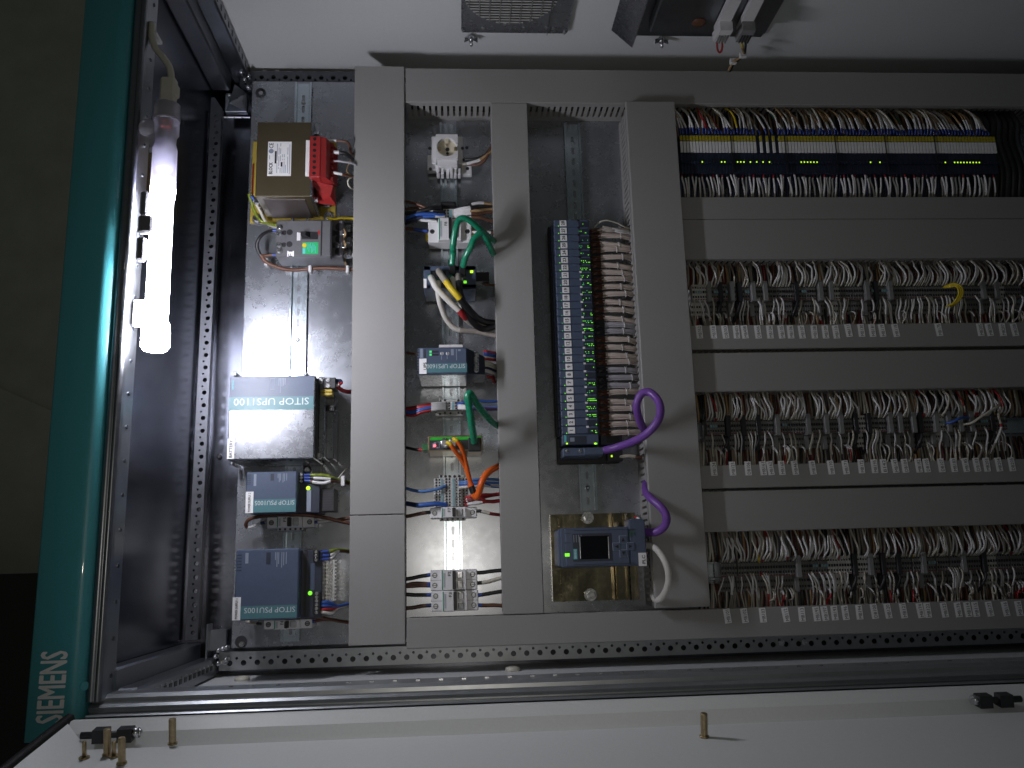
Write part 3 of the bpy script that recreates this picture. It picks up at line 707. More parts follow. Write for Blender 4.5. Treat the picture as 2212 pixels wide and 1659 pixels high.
# red terminal strip
rr = VA.r(850, 785, 952, 1165, ZT + 0.012)
ts = tr.part("terminal_strip", B().box(rr[0], rr[1], 0.070, rr[2], rr[3], ZT + 0.012, 0.0012).hexa([(rr[2], rr[1], 0.075), (rr[2] + 0.026, rr[1] + 0.004, 0.075), (rr[2] + 0.026, rr[3] - 0.003, 0.075), (rr[2], rr[3], 0.075),
    (rr[2], rr[1], ZT + 0.010), (rr[2] + 0.010, rr[1] + 0.002, ZT + 0.006), (rr[2] + 0.010, rr[3] - 0.001, ZT + 0.006), (rr[2], rr[3], ZT + 0.010)]).hexa(
    [(rr[0] + 0.006, rr[1] - 0.026, 0.060), (rr[2] + 0.022, rr[1] - 0.030, 0.060), (rr[2] + 0.022, rr[1], 0.060), (rr[0] + 0.0, rr[1], 0.060),
     (rr[0] + 0.010, rr[1] - 0.012, 0.094), (rr[2] + 0.014, rr[1] - 0.022, 0.086), (rr[2] + 0.020, rr[1], 0.090), (rr[0], rr[1], 0.110)]), "red_plastic")
ws = VA.r(815, 826, 850, 1157, ZT + 0.003)
tr.part("marker_strip", B().box(ws[0], ws[1], ZT + 0.0012, ws[2], ws[3], ZT + 0.004), "label_white", ts)
for i in range(7):
    y = rr[3] - (rr[3] - rr[1]) * (i + 0.55) / 7.2
    hole(tr, rr[0] + (rr[2] - rr[0]) * 0.45, y, ZT + 0.0122, 0.0034, ts)
    tr.part("clamp_slot", B().box(rr[2] + 0.003, y - 0.0045, 0.094, rr[2] + 0.0215, y + 0.0035, 0.1045), "red_dark", ts)
zw = 0.098
def cwire(label, view, pts, r, m, **k): return wire(label, [view.p(u, v, z) for u, v, z in pts], r, m, **k)
g = "wires of the transformer"
cwire("brown wire from the uppermost red transformer clamp into the wide duct", VA, [(955, 815, .10), (1010, 825, .10), (1100, 828, .10), (1190, 838, .10), (1225, 880, .09), (1235, 940, .075), (1290, 960, .06)], 0.0028, ["sleeve_white", "wire_brown"], group=g, mis=[(0.33, 0), (1, 1)])
cwire("thick black wire from the middle red transformer clamp", VA, [(960, 915, .10), (1020, 925, .10), (1090, 935, .10), (1180, 945, .10), (1240, 990, .085), (1265, 1025, .06), (1300, 1035, .05)], 0.0038, ["wire_black", "sleeve_white"], group=g, mis=[(0.12, 0), (0.36, 1), (1, 0)])
cwire("thin slate wire curving down from the red transformer clamp", VA, [(960, 1010, .10), (1050, 1015, .10), (1150, 1020, .10), (1250, 1040, .09), (1300, 1070, .075), (1310, 1100, .05)], 0.0022, "wire_slate", group=g)
cwire("brown wire with a long white sleeve from the lowest red transformer clamp", VA, [(965, 1115, .10), (1040, 1120, .10), (1120, 1132, .10), (1200, 1150, .09), (1310, 1170, .06)], 0.0030, ["sleeve_white", "wire_brown"], group=g, mis=[(0.46, 0), (1, 1)])
cwire("cream cable tie tail looping beside the transformer wires", VA, [(1255, 1160, .07), (1215, 1185, .075), (1205, 1220, .075), (1225, 1260, .07), (1262, 1280, .05)], 0.0016, "wire_cream", cat="cable tie", name="cable_tie")
cwire("loose cable tie loop hanging under the black transformer wire", VA, [(1245, 985, .08), (1215, 1040, .08), (1195, 1110, .07), (1235, 1150, .06)], 0.0014, "wire_tan", cat="cable tie", name="cable_tie")
cwire("yellow and green earth wire beside the transformer base", VA, [(290, 1320, .066), (315, 1400, .06), (345, 1490, .045), (390, 1560, .03), (450, 1590, .03), (545, 1612, .06)], 0.0032, "wire_yg", group=g)
cwire("grey sleeved wire running down beside the earth wire", VA, [(310, 1335, .066), (350, 1400, .06), (400, 1490, .05), (440, 1570, .03), (500, 1620, .03), (560, 1630, .06)], 0.0032, ["ferrule_blue", "wire_cream"], group=g, mis=[(0.10, 0), (1, 1)])
cwire("short yellow wire below the transformer entering the duct", VA, [(1020, 1545, .012), (1080, 1555, .02), (1160, 1545, .03), (1275, 1552, .04)], 0.0030, "wire_yellow", group=g)

# ---- moulded case breaker
ZB = 0.085
rm = VB.r(540, 140, 1160, 480, ZB - 0.02); rc = VB.r(632, 140, 1050, 478, ZB)
br = Thing("circuit_breaker", "dark grey moulded case circuit breaker with a green label", "circuit breaker", (mid(rm)[0], mid(rm)[1], 0))
br.part("body", B().box(rm[0], rm[1], 0.008, rm[2], rm[3], ZB - 0.02, 0.002), "breaker_grey")
cv = br.part("cover", B().box(rc[0], rc[1], ZB - 0.021, rc[2], rc[3], ZB, 0.002), "breaker_grey")
r = VB.r(955, 150, 968, 470, ZB + .0003); br.part("seam", B().box(r[0], r[1], ZB - 0.001, r[2], r[3], ZB + 0.0004), "black", cv)
r = VB.r(1042, 148, 1058, 470, ZB + .0003); br.part("seam", B().box(r[0], r[1], ZB - 0.002, r[2], r[3], ZB + 0.0003), "black", cv)
r = VB.r(778, 250, 930, 320, ZB); tg = br.part("toggle_slot", B().box(r[0], r[1], ZB - 0.001, r[2], r[3], ZB + 0.0006), "black", cv)
br.part("toggle", B().hexa([(r[0] + .004, r[1] + .003, ZB), (r[0] + .017, r[1] + .003, ZB), (r[0] + .017, r[3] - .003, ZB), (r[0] + .004, r[3] - .003, ZB),
    (r[0] + .0, r[1] + .004, ZB + .012), (r[0] + .010, r[1] + .004, ZB + .013), (r[0] + .010, r[3] - .004, ZB + .013), (r[0] + .0, r[3] - .004, ZB + .012)]), "black", cv)
r = VB.r(786, 348, 932, 456, ZB); gl = br.part("rating_label", B().box(r[0], r[1], ZB - 0.0004, r[2], r[3], ZB + 0.0005), "green_label", cv)
b = B()
for i, (a, b0, b1) in enumerate(((.32, .08, .6), (.4, .15, .8), (.48, .05, .5), (.56, .3, .9), (.64, .1, .85), (.72, .2, .7), (.80, .35, .92))):
    q = sub(r, a, b0, a + .03, b1); b.box(q[0], q[1], ZB, q[2], q[3], ZB + .0007)
q = sub(r, .02, .5, .18, .96); b.box(q[0], q[1], ZB, q[2], q[3], ZB + .0007)
br.part("small_print", b, "print_cyan", cv)
q = sub(r, .06, .10, .18, .42); br.part("mark", B().lathe(((q[0] + q[2]) / 2, (q[1] + q[3]) / 2, ZB), (0, 0, 1), [(0, .0045), (.0008, .0045)], 14), "yellow", cv)
r = VB.r(735, 255, 772, 335, ZB); b = B()
for a in (.0, .32, .62): q = sub(r, a, .1 * a, a + .2, .95); b.box(q[0], q[1], ZB, q[2], q[3], ZB + .0005)
br.part("small_print", b, "label_white", cv)
r = VB.r(645, 428, 706, 480, ZB); tgp = br.part("tag", B().box(r[0], r[1], ZB, r[2], r[3], ZB + .0006), "label_white", cv)
br.text("F1", ((r[0] + r[2]) / 2, (r[1] + r[3]) / 2, ZB + .0008), .012, .008, 90, "print_dark", tgp)
c = VB.p(938, 258, ZB); br.part("mark", B().box(c.x - .002, c.y - .004, ZB, c.x + .002, c.y + .004, ZB + .0008), "red_plastic", cv)
for u, v, big in ((618, 258, 0), (668, 254, 1), (614, 370, 0), (665, 365, 1), (1070, 262, 1), (1110, 262, 0), (1070, 374, 1), (1130, 205, 2), (1128, 318, 2), (1125, 433, 2)):
    zz = ZB if 632 < u < 1050 else ZB - .02
    c = VB.p(u, v, zz); hole(br, c.x, c.y, zz, (.0050, .0060, .0085)[big])
for u, v in ((575, 265), (575, 205), (568, 375), (572, 425), (1112, 376), (1172, 380), (1172, 262)):
    c = VB.p(u, v, ZB - .018); screw(br, c.x, c.y, ZB - .017, .0052)
for v in (205, 318, 433):
    c = VB.p(1160, v, ZB - .03); br.part("lug", B().box(c.x - .002, c.y - .007, .03, c.x + .016, c.y + .007, .05, .002), "steel")
g = "wires of the green labelled breaker"
cwire("black wire looping round the near end of the dark breaker", VB, [(545, 235, .05), (500, 240, .05), (430, 265, .055), (380, 320, .055), (365, 385, .05), (390, 455, .045), (440, 520, .04)], 0.0034, ["ferrule_blue", "wire_black"], group=g, mis=[(0.08, 0), (1, 1)])
cwire("red brown wire bundle running under the dark breaker to the duct", VB, [(405, 470, .045), (440, 522, .04), (520, 565, .035), (640, 600, .03), (760, 602, .028), (880, 590, .03), (1000, 585, .03), (1120, 592, .03), (1275, 600, .03)], 0.0042, "wire_brown", group=g)
cwire("short dark red wire at the breaker's lower terminal", VB, [(545, 465, .05), (500, 465, .05), (450, 470, .048), (405, 472, .045)], 0.0030, ["ferrule_blue", "wire_brown"], group=g, mis=[(0.2, 0), (1, 1)])
for u, v, s in ((452, 532, "first"), (858, 598, "second"), (1205, 600, "third")):
    c = VB.p(u, v, .034); solo("cable_tie", "white cable tie on the bundle under the breaker, %s from the roof" % s, "cable tie", B().box(c.x - .003, c.y - .008, .024, c.x + .003, c.y + .007, .040, .001), "white_plastic", "cable ties under the breaker")
for i, v in enumerate((178, 270, 462)):
    cwire("short dark wire from the %s clamp of the breaker into the duct" % ("first", "middle", "last")[i], VB, [(1150, v, .045), (1190, v + 2, .045), (1230, v + 4, .042), (1280, v + 4, .04)], 0.0042, ["wire_black", "sleeve_white"], group=g, mis=[(0.55, 0), (1, 1)] if i == 2 else [(1, 0)])
cwire("bare copper conductor crossing beside the breaker", VB, [(1165, 220, .06), (1185, 262, .07), (1165, 320, .06), (1185, 372, .07), (1160, 430, .05), (1190, 560, .02)], 0.0022, "wire_tan", group=g)

# ---- battery module
ZA = 0.118
fc = [VC.p(135, 195, ZA), VC.p(1060, 185, ZA), VC.p(1035, 1080, ZA), VC.p(100, 1095, ZA)]
ra = ((fc[0].x + fc[3].x) / 2, (fc[2].y + fc[3].y) / 2, (fc[1].x + fc[2].x) / 2, (fc[0].y + fc[1].y) / 2)
ba = Thing("battery_module", "large brushed steel battery box lettered SITOP UPS1100 with a BATTERY sticker", "battery", (mid(ra)[0], mid(ra)[1], 0))
bd = ba.part("housing", B().box(ra[0], ra[1], 0.010, ra[2], ra[3], ZA, 0.0018), "brushed_steel")
r = sub(ra, .010, .0085, .985, .252); ba.part("front_film", B().box(r[0], r[1], ZA - .0005, r[2], r[3], ZA + .0004), "device_blue", bd)
r = sub(ra, .0, .252, .985, .415); ba.part("band", B().box(r[0] - .0002, r[1], ZA - .0005, r[2], r[3], ZA + .0005), "band_teal", bd)
zt = ZA + .0009
q = sub(ra, .055, .27, .93, .355); c = mid(q); ba.text("SITOP UPS1100", (c[0], c[1], zt), q[2] - q[0], q[3] - q[1], 180, "print_light", bd)
q = sub(ra, .022, .05, .055, .16); c = mid(q); ba.text("SIEMENS", (c[0], c[1], zt), q[3] - q[1], (q[2] - q[0]) * .6, 90, "print_cyan", bd, .02)
b = B(); q = sub(ra, .475, .03, .525, .165)
for x0, y0, x1, y1 in ((q[0], q[1], q[0] + .0006, q[3]), (q[2] - .0006, q[1], q[2], q[3]), (q[0], q[1], q[2], q[1] + .0006), (q[0], q[3] - .0006, q[2], q[3])): b.box(x0, y0, ZA, x1, y1, zt)
for a, b1 in ((.57, .12), (.588, .21), (.606, .13), (.624, .12), (.642, .11)):
    q = sub(ra, a, .03, a + .009, b1); b.box(q[0], q[1], ZA, q[2], q[3], zt)
ba.part("small_print", b, "print_grey", bd)
r = VC.r(105, 868, 182, 1086, ZA); st = ba.part("sticker", B().box(r[0], r[1], ZA - .0003, r[2], r[3], ZA + .0006), "label_white", bd)
c = mid(r); ba.text("BATTERY", (c[0], c[1], ZA + .001), (r[3] - r[1]) * .86, (r[2] - r[0]) * .42, 90, "print_dark", st, .008)
rs = VC.r(1085, 215, 1252, 1080, 0.07)
sd = ba.part("terminal_shelf", B().box(ra[2] + .002, rs[1], 0.012, rs[2] - .014, rs[3], 0.085, .0015).box(rs[2] - .0145, rs[1], .012, rs[2], rs[3] - .03, .060, .001), "brushed_steel")
ba.part("groove", B().box(ra[2], ra[1] + .002, 0.012, ra[2] + .0025, ra[3] - .002, 0.10), "charcoal", sd)
r = VC.r(1148, 205, 1275, 325, 0.095); tb = ba.part("terminal_block", B().box(r[0], r[1], .06, r[2], r[3], .095, .0015), "charcoal")
for f in (.22, .74): screw(ba, r[0] + (r[2] - r[0]) * .35, r[3] - (r[3] - r[1]) * f, .0955, .0050, parent=tb, slot=False)
c = VC.p(1108, 235, .09); screw(ba, c.x, c.y, .088, .0060, slot=False); c = VC.p(1090, 1055, .09); screw(ba, c.x, c.y, .088, .0065, slot=False)
for v in (350, 385):
    r = VC.r(1115, v - 15, 1240, v + 15, .09); ba.part("fuse", B().box(r[0], r[1], .07, r[2], r[3], .092, .0012), "coil_yellow")
r = VC.r(1186, 505, 1262, 572, .07); pb_ = ba.part("plug_socket", B().box(r[0], r[1], .05, r[2], r[3], .072, .001), "black")
for f in (.3, .7): screw(ba, (r[0] + r[2]) / 2, r[3] - (r[3] - r[1]) * f, .0725, .0028, parent=pb_, slot=False)
for u, v in ((200, 178), (955, 172), (160, 1135), (1040, 1085)):
    c = VC.p(u, v, .06); ba.part("screw", B().lathe((c.x, c.y, .012), (0, 0, 1), [(0, .004), (.052, .004), (.056, .002)], 10), "steel")
g = "wires of the battery box"
cwire("dark red wire from the battery terminal into the duct", VC, [(1262, 300, .08), (1300, 310, .08), (1345, 345, .075), (1400, 360, .065), (1480, 355, .05)], 0.0042, ["wire_red", "wire_dark_red"], group=g, mis=[(0.2, 0), (1, 1)])
cwire("navy wire curl at the battery terminal", VC, [(1262, 240, .08), (1310, 238, .082), (1335, 252, .08), (1320, 275, .07), (1285, 280, .06)], 0.0032, "wire_navy", group=g)
cwire("short white and red twisted pair at the battery terminal", VC, [(1265, 290, .085), (1310, 285, .085), (1345, 262, .08)], 0.0028, ["sleeve_white", "wire_red"], group=g, mis=[(0.5, 0), (1, 1)])
cwire("hair thin string hanging below the battery box", VC, [(1118, 1085, .06), (1120, 1150, .06), (1116, 1250, .05)], 0.0006, "wire_cream", cat="string", name="string")

# ---- power supplies
def psu(view, face, stage, zf, label, band, text_box, sticker, sticker_text, led, blk):
    r = view.r(*face, zf); s = view.r(*stage, zf - .03)
    t = Thing("power_supply", label, "power supply", (mid(r)[0], mid(r)[1], 0), "dark blue power supplies")
    hs = t.part("housing", B().box(r[0], r[1], .010, r[2], r[3], zf, .002), "device_blue")
    t.part("lower_housing", B().box(r[2] - .002, s[1] + .001, .010, s[2], s[3] - .001, zf - .03, .0015), "device_dark")
    q = view.r(*band, zf); t.part("band", B().box(q[0], q[1], zf - .0004, q[2], q[3], zf + .0004), "band_teal", hs)
    q = view.r(*text_box, zf); c = mid(q); t.text("SITOP PSU100S", (c[0], c[1], zf + .0007), q[2] - q[0], q[3] - q[1], 180, "print_light", hs)
    q = view.r(*sticker, zf); st = t.part("sticker", B().box(q[0], q[1], zf - .0003, q[2], q[3], zf + .0006), "label_white", hs)
    c = mid(q); t.text(sticker_text, (c[0], c[1], zf + .001), (q[3] - q[1]) * .88, (q[2] - q[0]) * .30, 90, "print_dark", st, .008)
    b = B(); q = sub(r, .02, .04, .12, .30)
    for i in range(6): b.box(q[0], q[1] + i * (q[3] - q[1]) / 6, zf - .0008, q[0] + (q[2] - q[0]) * .75, q[1] + i * (q[3] - q[1]) / 6 + .0012, zf + .0005)
    t.part("vent_slots", b, "device_dark", hs)
    b = B()
    for a, b1 in ((.62, .16), (.645, .26), (.67, .22), (.72, .27), (.75, .24), (.79, .22)):
        q = sub(r, a, .05, a + .013, b1); b.box(q[0], q[1], zf, q[2], q[3], zf + .0005)
    q = sub(r, .15, .05, .20, .34 if 'smaller' in label else .2); b.box(q[0], q[1], zf, q[2], q[3], zf + .0005)
    t.part("small_print", b, "print_grey", hs)
    q = sub(r, .48, .05, .55, .22); t.part("label_field", B().box(q[0], q[1], zf - .001, q[2], q[3], zf + .0004), "device_dark", hs)
    c = view.p(*led, zf - .03); t.part("status_light", B().lathe((c.x, c.y, zf - .032), (0, 0, 1), [(0, .0038), (.004, .0038), (.006, .002)], 12), "led_lime" if 'smaller' in label else "led_green")
    for q4, n in blk:
        q = view.r(*q4, zf - .028); tb = t.part("terminal_block", B().box(q[0], q[1], .04, q[2], q[3], zf - .022, .001), "black")
        for i in range(n): screw(t, q[0] + (q[2] - q[0]) * .5, q[3] - (q[3] - q[1]) * (i + .5) / n, zf - .0215, .0030, parent=tb, slot=False)
    return t, r, s
t, r, s = psu(VD, (228, 88, 640, 422), (640, 98, 830, 428), .112, "smaller dark blue power supply below the battery box, POWER SUPPLY 2 sticker", (286, 310, 634, 416), (302, 322, 622, 358), (227, 250, 289, 424), "POWER SUPPLY 2", (735, 222), [((662, 100, 702, 182), 3)])
q = VD.r(722, 235, 758, 412, .0825); t.part("lid", B().box(q[0], q[1], .08, q[2], q[3], .0835), "print_grey")
for i in range(9):
    y = s[3] - .030 - i * (s[3] - s[1] - .034) / 9; t.part("fin", B().box(s[2] - .001, y - .0035, .015, s[2] + .024, y + .001, .074), "charcoal")
t, r, s = psu(VD, (140, 714, 655, 1290), (652, 720, 848, 1278), .142, "larger dark blue power supply nearest the hinge side, POWER SUPPLY 1 sticker", (185, 1172, 641, 1276), (215, 1186, 628, 1230), (120, 1106, 186, 1292), "POWER SUPPLY 1", (750, 1072), [((778, 722, 826, 818), 3), ((776, 1058, 836, 1242), 6)])
q = VD.r(700, 725, 722, 1262, .1122); t.part("vent_slots", B().box(q[0], q[1], .110, q[2], q[3], .1127), "black")
q = VD.r(752, 830, 786, 1050, .1122); t.part("lid", B().box(q[0], q[1], .110, q[2], q[3], .113), "device_blue")
q = VD.r(850, 808, 938, 1132, .06); b = B()
for i in range(12): y = q[1] + (q[3] - q[1]) * i / 11; b.box(q[0], y - .0012, .02, q[2], y + .0012, .075)
for i in range(5): x = q[0] + (q[2] - q[0]) * i / 4; b.box(x - .0010, q[1], .05, x + .0010, q[3], .0765)
t.part("cooling_grid", b, "steel")
g = "wires of the power supplies"
for i, (v, m) in enumerate(((115, "wire_yg"), (138, "wire_black"), (163, "wire_brown"))):
    lab = ("yellow and green", "black", "brown")[i]
    cwire(lab + " wire with blue end sleeve on the smaller power supply", VD, [(702, v, .086), (745, v, .086), (790, v + (0, 2, 12)[i], .088), (860, v + (0, 6, 18)[i], .085), (925, 135 + i * 14, .08), (1000, 160 + i * 6, .06), (1110, 182 + i * 4, .04)], 0.0031, ["ferrule_blue", m, "sleeve_white"], group=g, mis=[(0.11, 0), (0.16, 1), (0.44, 2 if i else 1), (1, 1)])
c = VD.p(1022, 160, .058); solo("cable_tie", "white cable tie on the smaller power supply's wires", "cable tie", B().box(c.x - .004, c.y - .011, .044, c.x + .003, c.y + .008, .068, .001), "white_plastic", "cable ties in the first device row")
cwire("pale nylon strand slanting past the smaller power supply", VD, [(1060, 45, .02), (985, 130, .06), (905, 245, .02)], 0.0009, "wire_cream", cat="string", name="string")
for i, v in enumerate((738, 770, 798)):
    cwire(("yellow green", "first white sleeved", "second white sleeved")[i] + " wire with blue end on the larger power supply", VD, [(826, v, .11), (870, v - 2, .108), (920, v - 8, .105), (960, 722 + i * 8, .095), (1010, 722 + i * 4, .075), (1100, 735 + i * 3, .045)], 0.0031, ["ferrule_blue", ("wire_yg", "wire_black", "wire_brown")[i], "sleeve_white"], group=g, mis=[(0.17, 0), (0.20, 1), (0.48, 2 if i else 1), (1, 1)])
for i, (v, m, l) in enumerate(((1150, "wire_blue", "blue"), (1172, "wire_blue", "lower blue"), (1205, "wire_red", "red"), (1222, "wire_white", "white"))):
    cwire(l + " output wire of the larger power supply", VD, [(836, v, .112), (880, v + (-6, 2, -4, 8)[i], .11), (930, v + (5, 5, -8, 10)[i], .10), (975, 1178 + i * 4, .085), (1090, 1150 + i * 4, .05)], 0.0030, m if i != 2 else ["wire_red", "wire_dark_red"], group=g, mis=None if i != 2 else [(0.5, 0), (1, 1)])

# ---- miniature breakers
def mcb(view, q, z, label, tagtxt, poles=1, lam=True, group="white miniature circuit breakers"):
    r = view.r(*q, z); t = Thing("miniature_breaker", label, "circuit breaker", (mid(r)[0], mid(r)[1], 0), group)
    z1, z2 = z - .016, z
    bd = t.part("body", B().box(r[0], r[1], .008, r[2], r[3], z1, .0012), "mcb_white")
    m0 = sub(r, .235, .0, .765, 1)
    mh = t.part("front_housing", B().box(m0[0], m0[1] + .0004, z1 - .002, m0[2], m0[3] - .0004, z2 - .006, .001).box(*sub(r, .24, 0, .50, 1)[:2], z2 - .008, *sub(r, .24, 0, .50, 1)[2:], z2 - .001, .001), "mcb_white")
    q_ = sub(r, .25, 0, .272, 1); t.part("stripe", B().box(q_[0], q_[1] + .0008, z2 - .002, q_[2], q_[3] - .0008, z2 - .0006), "green_stripe", mh)
    q_ = sub(r, .475, 0, .545, 1); t.part("toggle", B().box(q_[0], q_[1] + .002, z2 - .01, q_[2], q_[3] - .002, z2 + .007, .001), "black", mh)
    for k in range(poles):
        a, e = k / poles, (k + 1) / poles; cy = (a + e) / 2
        q_ = sub(r, .565, a + .12 / poles, .70, e - .12 / poles); t.part("window", B().box(q_[0], q_[1], z2 - .008, q_[2], q_[3], z2 - .0035, .002), "mcb_window", mh)
        for x in (.095, .905):
            X = r[0] + (r[2] - r[0]) * x; Y = r[3] - (r[3] - r[1]) * cy
            h_ = hole(t, X, Y, z1, .0048, bd); t.part("screw", B().lathe((X, Y, z1), (0, 0, 1), [(0, .0036), (.0008, .0034)], 12).mi(1).box(X - .0032, Y - .0005, z1 + .0008, X + .0032, Y + .0005, z1 + .0011), ["frame_metal", "black"], bd)
        if k: q_ = sub(r, 0, a - .006, 1, a + .006); t.part("seam", B().box(q_[0], q_[1], z1 - .001, q_[2], q_[3], z1 + .0002), "charcoal", bd)
    c = sub(r, .36, .10, .46, .10 + .35 / poles); cc = mid(c); t.text(tagtxt, (cc[0], cc[1], z2 - .0006), min(.008, (r[3] - r[1]) * .4), .0055, 90, "print_dark", mh, .01)
    b = B()
    for k, a in enumerate((.285, .30, .315)):
        q_ = sub(r, a, .15, a + .007, .85); b.box(q_[0], q_[1], z2 - .0012, q_[2], q_[3], z2 - .0007)
    t.part("small_print", b, "print_grey", mh)
    return t, r
mcb(VD, (384, 450, 770, 540), .066, "single white breaker F5 between the two power supplies", "F5")
mcb(VD, (358, 1290, 752, 1366), .066, "white breaker F4 tucked against the larger power supply", "F4")
def clipfoot(view, q, z, label):
    r = view.r(*q, z); t = Thing("end_clamp", label, "end clamp", (mid(r)[0], mid(r)[1], 0), "grey end clamps on the rails")
    t.part("body", B().box(r[0], r[1], .006, r[2], r[3], z, .001), "terminal_light")
    for i in range(5): hole(t, r[0] + (r[2] - r[0]) * (i + .5) / 5, mid(r)[1], z, .0022)
clipfoot(VD, (484, 541, 694, 566), .04, "grey end clamp below the breaker F5")
g = "wires of the single breakers"
cwire("brown wire arching from the breaker F5 past the smaller power supply", VD, [(240, 540, .04), (228, 515, .045), (250, 480, .05), (310, 458, .055), (420, 440, .06), (560, 435, .075), (720, 440, .075), (860, 458, .06), (960, 482, .05), (1040, 500, .045), (1110, 515, .04)], 0.0034, "wire_brown", group=g)
cwire("sleeved wire looping from the breaker F5 input", VD, [(384, 500, .045), (340, 510, .045), (290, 530, .04), (245, 540, .04), (232, 520, .042)], 0.0030, ["wire_navy", "sleeve_white"], group=g, mis=[(0.2, 0), (1, 1)])
cwire("brown and white wire leaving the breaker F5 output", VD, [(768, 497, .045), (800, 497, .045), (870, 490, .045), (960, 480, .045), (1020, 470, .042), (1110, 460, .04)], 0.0030, ["ferrule_blue", "sleeve_white", "wire_brown"], group=g, mis=[(0.12, 0), (0.5, 1), (1, 2)])
cwire("sleeved wire leaving the breaker F4 output", VD, [(750, 1305, .045), (790, 1300, .045), (860, 1285, .05), (940, 1290, .05), (1000, 1300, .045), (1100, 1312, .04)], 0.0032, ["ferrule_blue", "wire_brown"], group=g, mis=[(0.12, 0), (1, 1)])
cwire("brown wire passing below the larger power supply", VD, [(780, 1265, .08), (850, 1272, .075), (930, 1288, .06), (1000, 1302, .05), (1100, 1314, .04)], 0.0030, "wire_brown", group=g)
cwire("grey wire entering the breaker F4 from the roof side", VD, [(358, 1322, .045), (320, 1318, .045), (270, 1310, .03), (232, 1300, .02)], 0.0028, ["wire_black", "sleeve_cream"], group=g, mis=[(0.2, 0), (1, 1)])
c = VD.p(725, 75, .004); solo("screw", "plain bolt head on the plate beside the battery box", "bolt", B().lathe((c.x, c.y, 0), (0, 0, 1), [(0, .009), (.004, .009), (.007, .005)], 14), "steel")
c = S2.p(1423, 1468, -0.05); solo("screw", "lone dark screw in the rear panel beside the BATTERY sticker", "screw", B().lathe((c.x, c.y, -.05), (0, 0, 1), [(0, .006), (.004, .005), (.006, .002)], 12), "charcoal")
# ================================================================== COLUMN 2
# ---- mains socket
zs = .058
ro = VE.r(345, 462, 660, 828, .03); rp = VE.r(390, 445, 608, 688, zs)
t = Thing("mains_socket", "white rail mounted mains socket with a round cream insert", "socket", (mid(ro)[0], mid(ro)[1], 0))
t.part("carrier", B().box(ro[0], ro[1] + .02, .008, ro[2], ro[3], .03, .002).box(ro[0] - .009, ro[1] + .008, .008, ro[0] + .012, ro[3] - .04, .024, .001).box(ro[2] - .004, ro[1], .008, ro[2] + .018, ro[1] + .022, .02, .001), "white_plastic")
c = VE.p(504, 570, zs); R_ = abs(VE.p(605, 570, zs).x - c.x)
hx = (rp[2] - rp[0]) / 2; xc_ = (rp[0] + rp[2]) / 2
b = B(); perforated(b, rp[0], rp[1], rp[2], rp[3], zs, 0, [(xc_, c.y - rp[1], R_)], hx - 1e-5, 0.014, 32)
for x_0, y_0, x_1, y_1 in ((rp[0], rp[1], rp[0] + .002, rp[3]), (rp[2] - .002, rp[1], rp[2], rp[3]), (rp[0], rp[1], rp[2], rp[1] + .002), (rp[0], rp[3] - .002, rp[2], rp[3])): b.box(x_0, y_0, .02, x_1, y_1, zs - .0003)
b.box(rp[0] + .003, rp[1] - .012, .02, rp[2] - .001, rp[1] + .001, .048, .001)
fp = t.part("faceplate", b, "white_plastic")
t.part("cup", B().lathe((xc_, c.y, zs - .016), (0, 0, 1), [(0, R_ + .002), (.002, R_ + .002)], 32), "socket_cream", fp)
t.part("cup_rim", B().lathe((xc_, c.y + R_ * .80, zs - .014), (0, 0, 1), [(0, .005), (.010, .004)], 10), "socket_cream", fp)
for dv in (-2, 38, 76): q = VE.p(504, 568 + dv, zs); hole(t, q.x, q.y, zs - .0136, .0042 if dv != 38 else .0030, fp, "pin_hole")
for u in (424, 585): q = VE.p(u, 595, zs); t.part("earth_clip", B().box(q.x - .003, q.y - .004, zs, q.x + .003, q.y + .004, zs + .004, .001), "brass_stud", fp)
q = VE.r(412, 725, 606, 758, .035); t.part("gap", B().box(q[0], q[1], .02, q[2], q[3], .0335), "black")
b = B()
for i, u in enumerate((412, 455, 508, 545, 582, 625)):
    q = VE.r(u - 16, 748 + (i % 2) * 14, u + 14, 830, .04); b.box(q[0], q[1], .012, q[2], q[3], .040 - (i % 3) * .004, .001)
t.part("clip_rack", b, "white_plastic")
for u, v in ((328, 585), (335, 792), (655, 585), (698, 580), (705, 788)): q = VE.p(u, v, .03); hole(t, q.x, q.y, .0305, .0034)
g = "wires of the mains socket"
cwire("brown wire from the mains socket to the duct", VE, [(660, 740, .03), (720, 745, .035), (800, 750, .04), (860, 720, .045), (905, 655, .05), (955, 540, .05)], .0032, "wire_brown", group=g)
cwire("white sleeved wire from the mains socket to the duct", VE, [(660, 742, .038), (700, 738, .042), (760, 722, .044), (830, 700, .045), (900, 650, .05), (960, 600, .05)], .0032, ["wire_grey", "sleeve_white", "wire_tan"], group=g, mis=[(.12, 0), (.5, 1), (1, 2)])
cwire("black wire from the mains socket to the duct", VE, [(660, 700, .03), (720, 695, .034), (800, 685, .038), (880, 650, .042), (945, 560, .045), (960, 500, .045)], .0030, "wire_black", group=g)

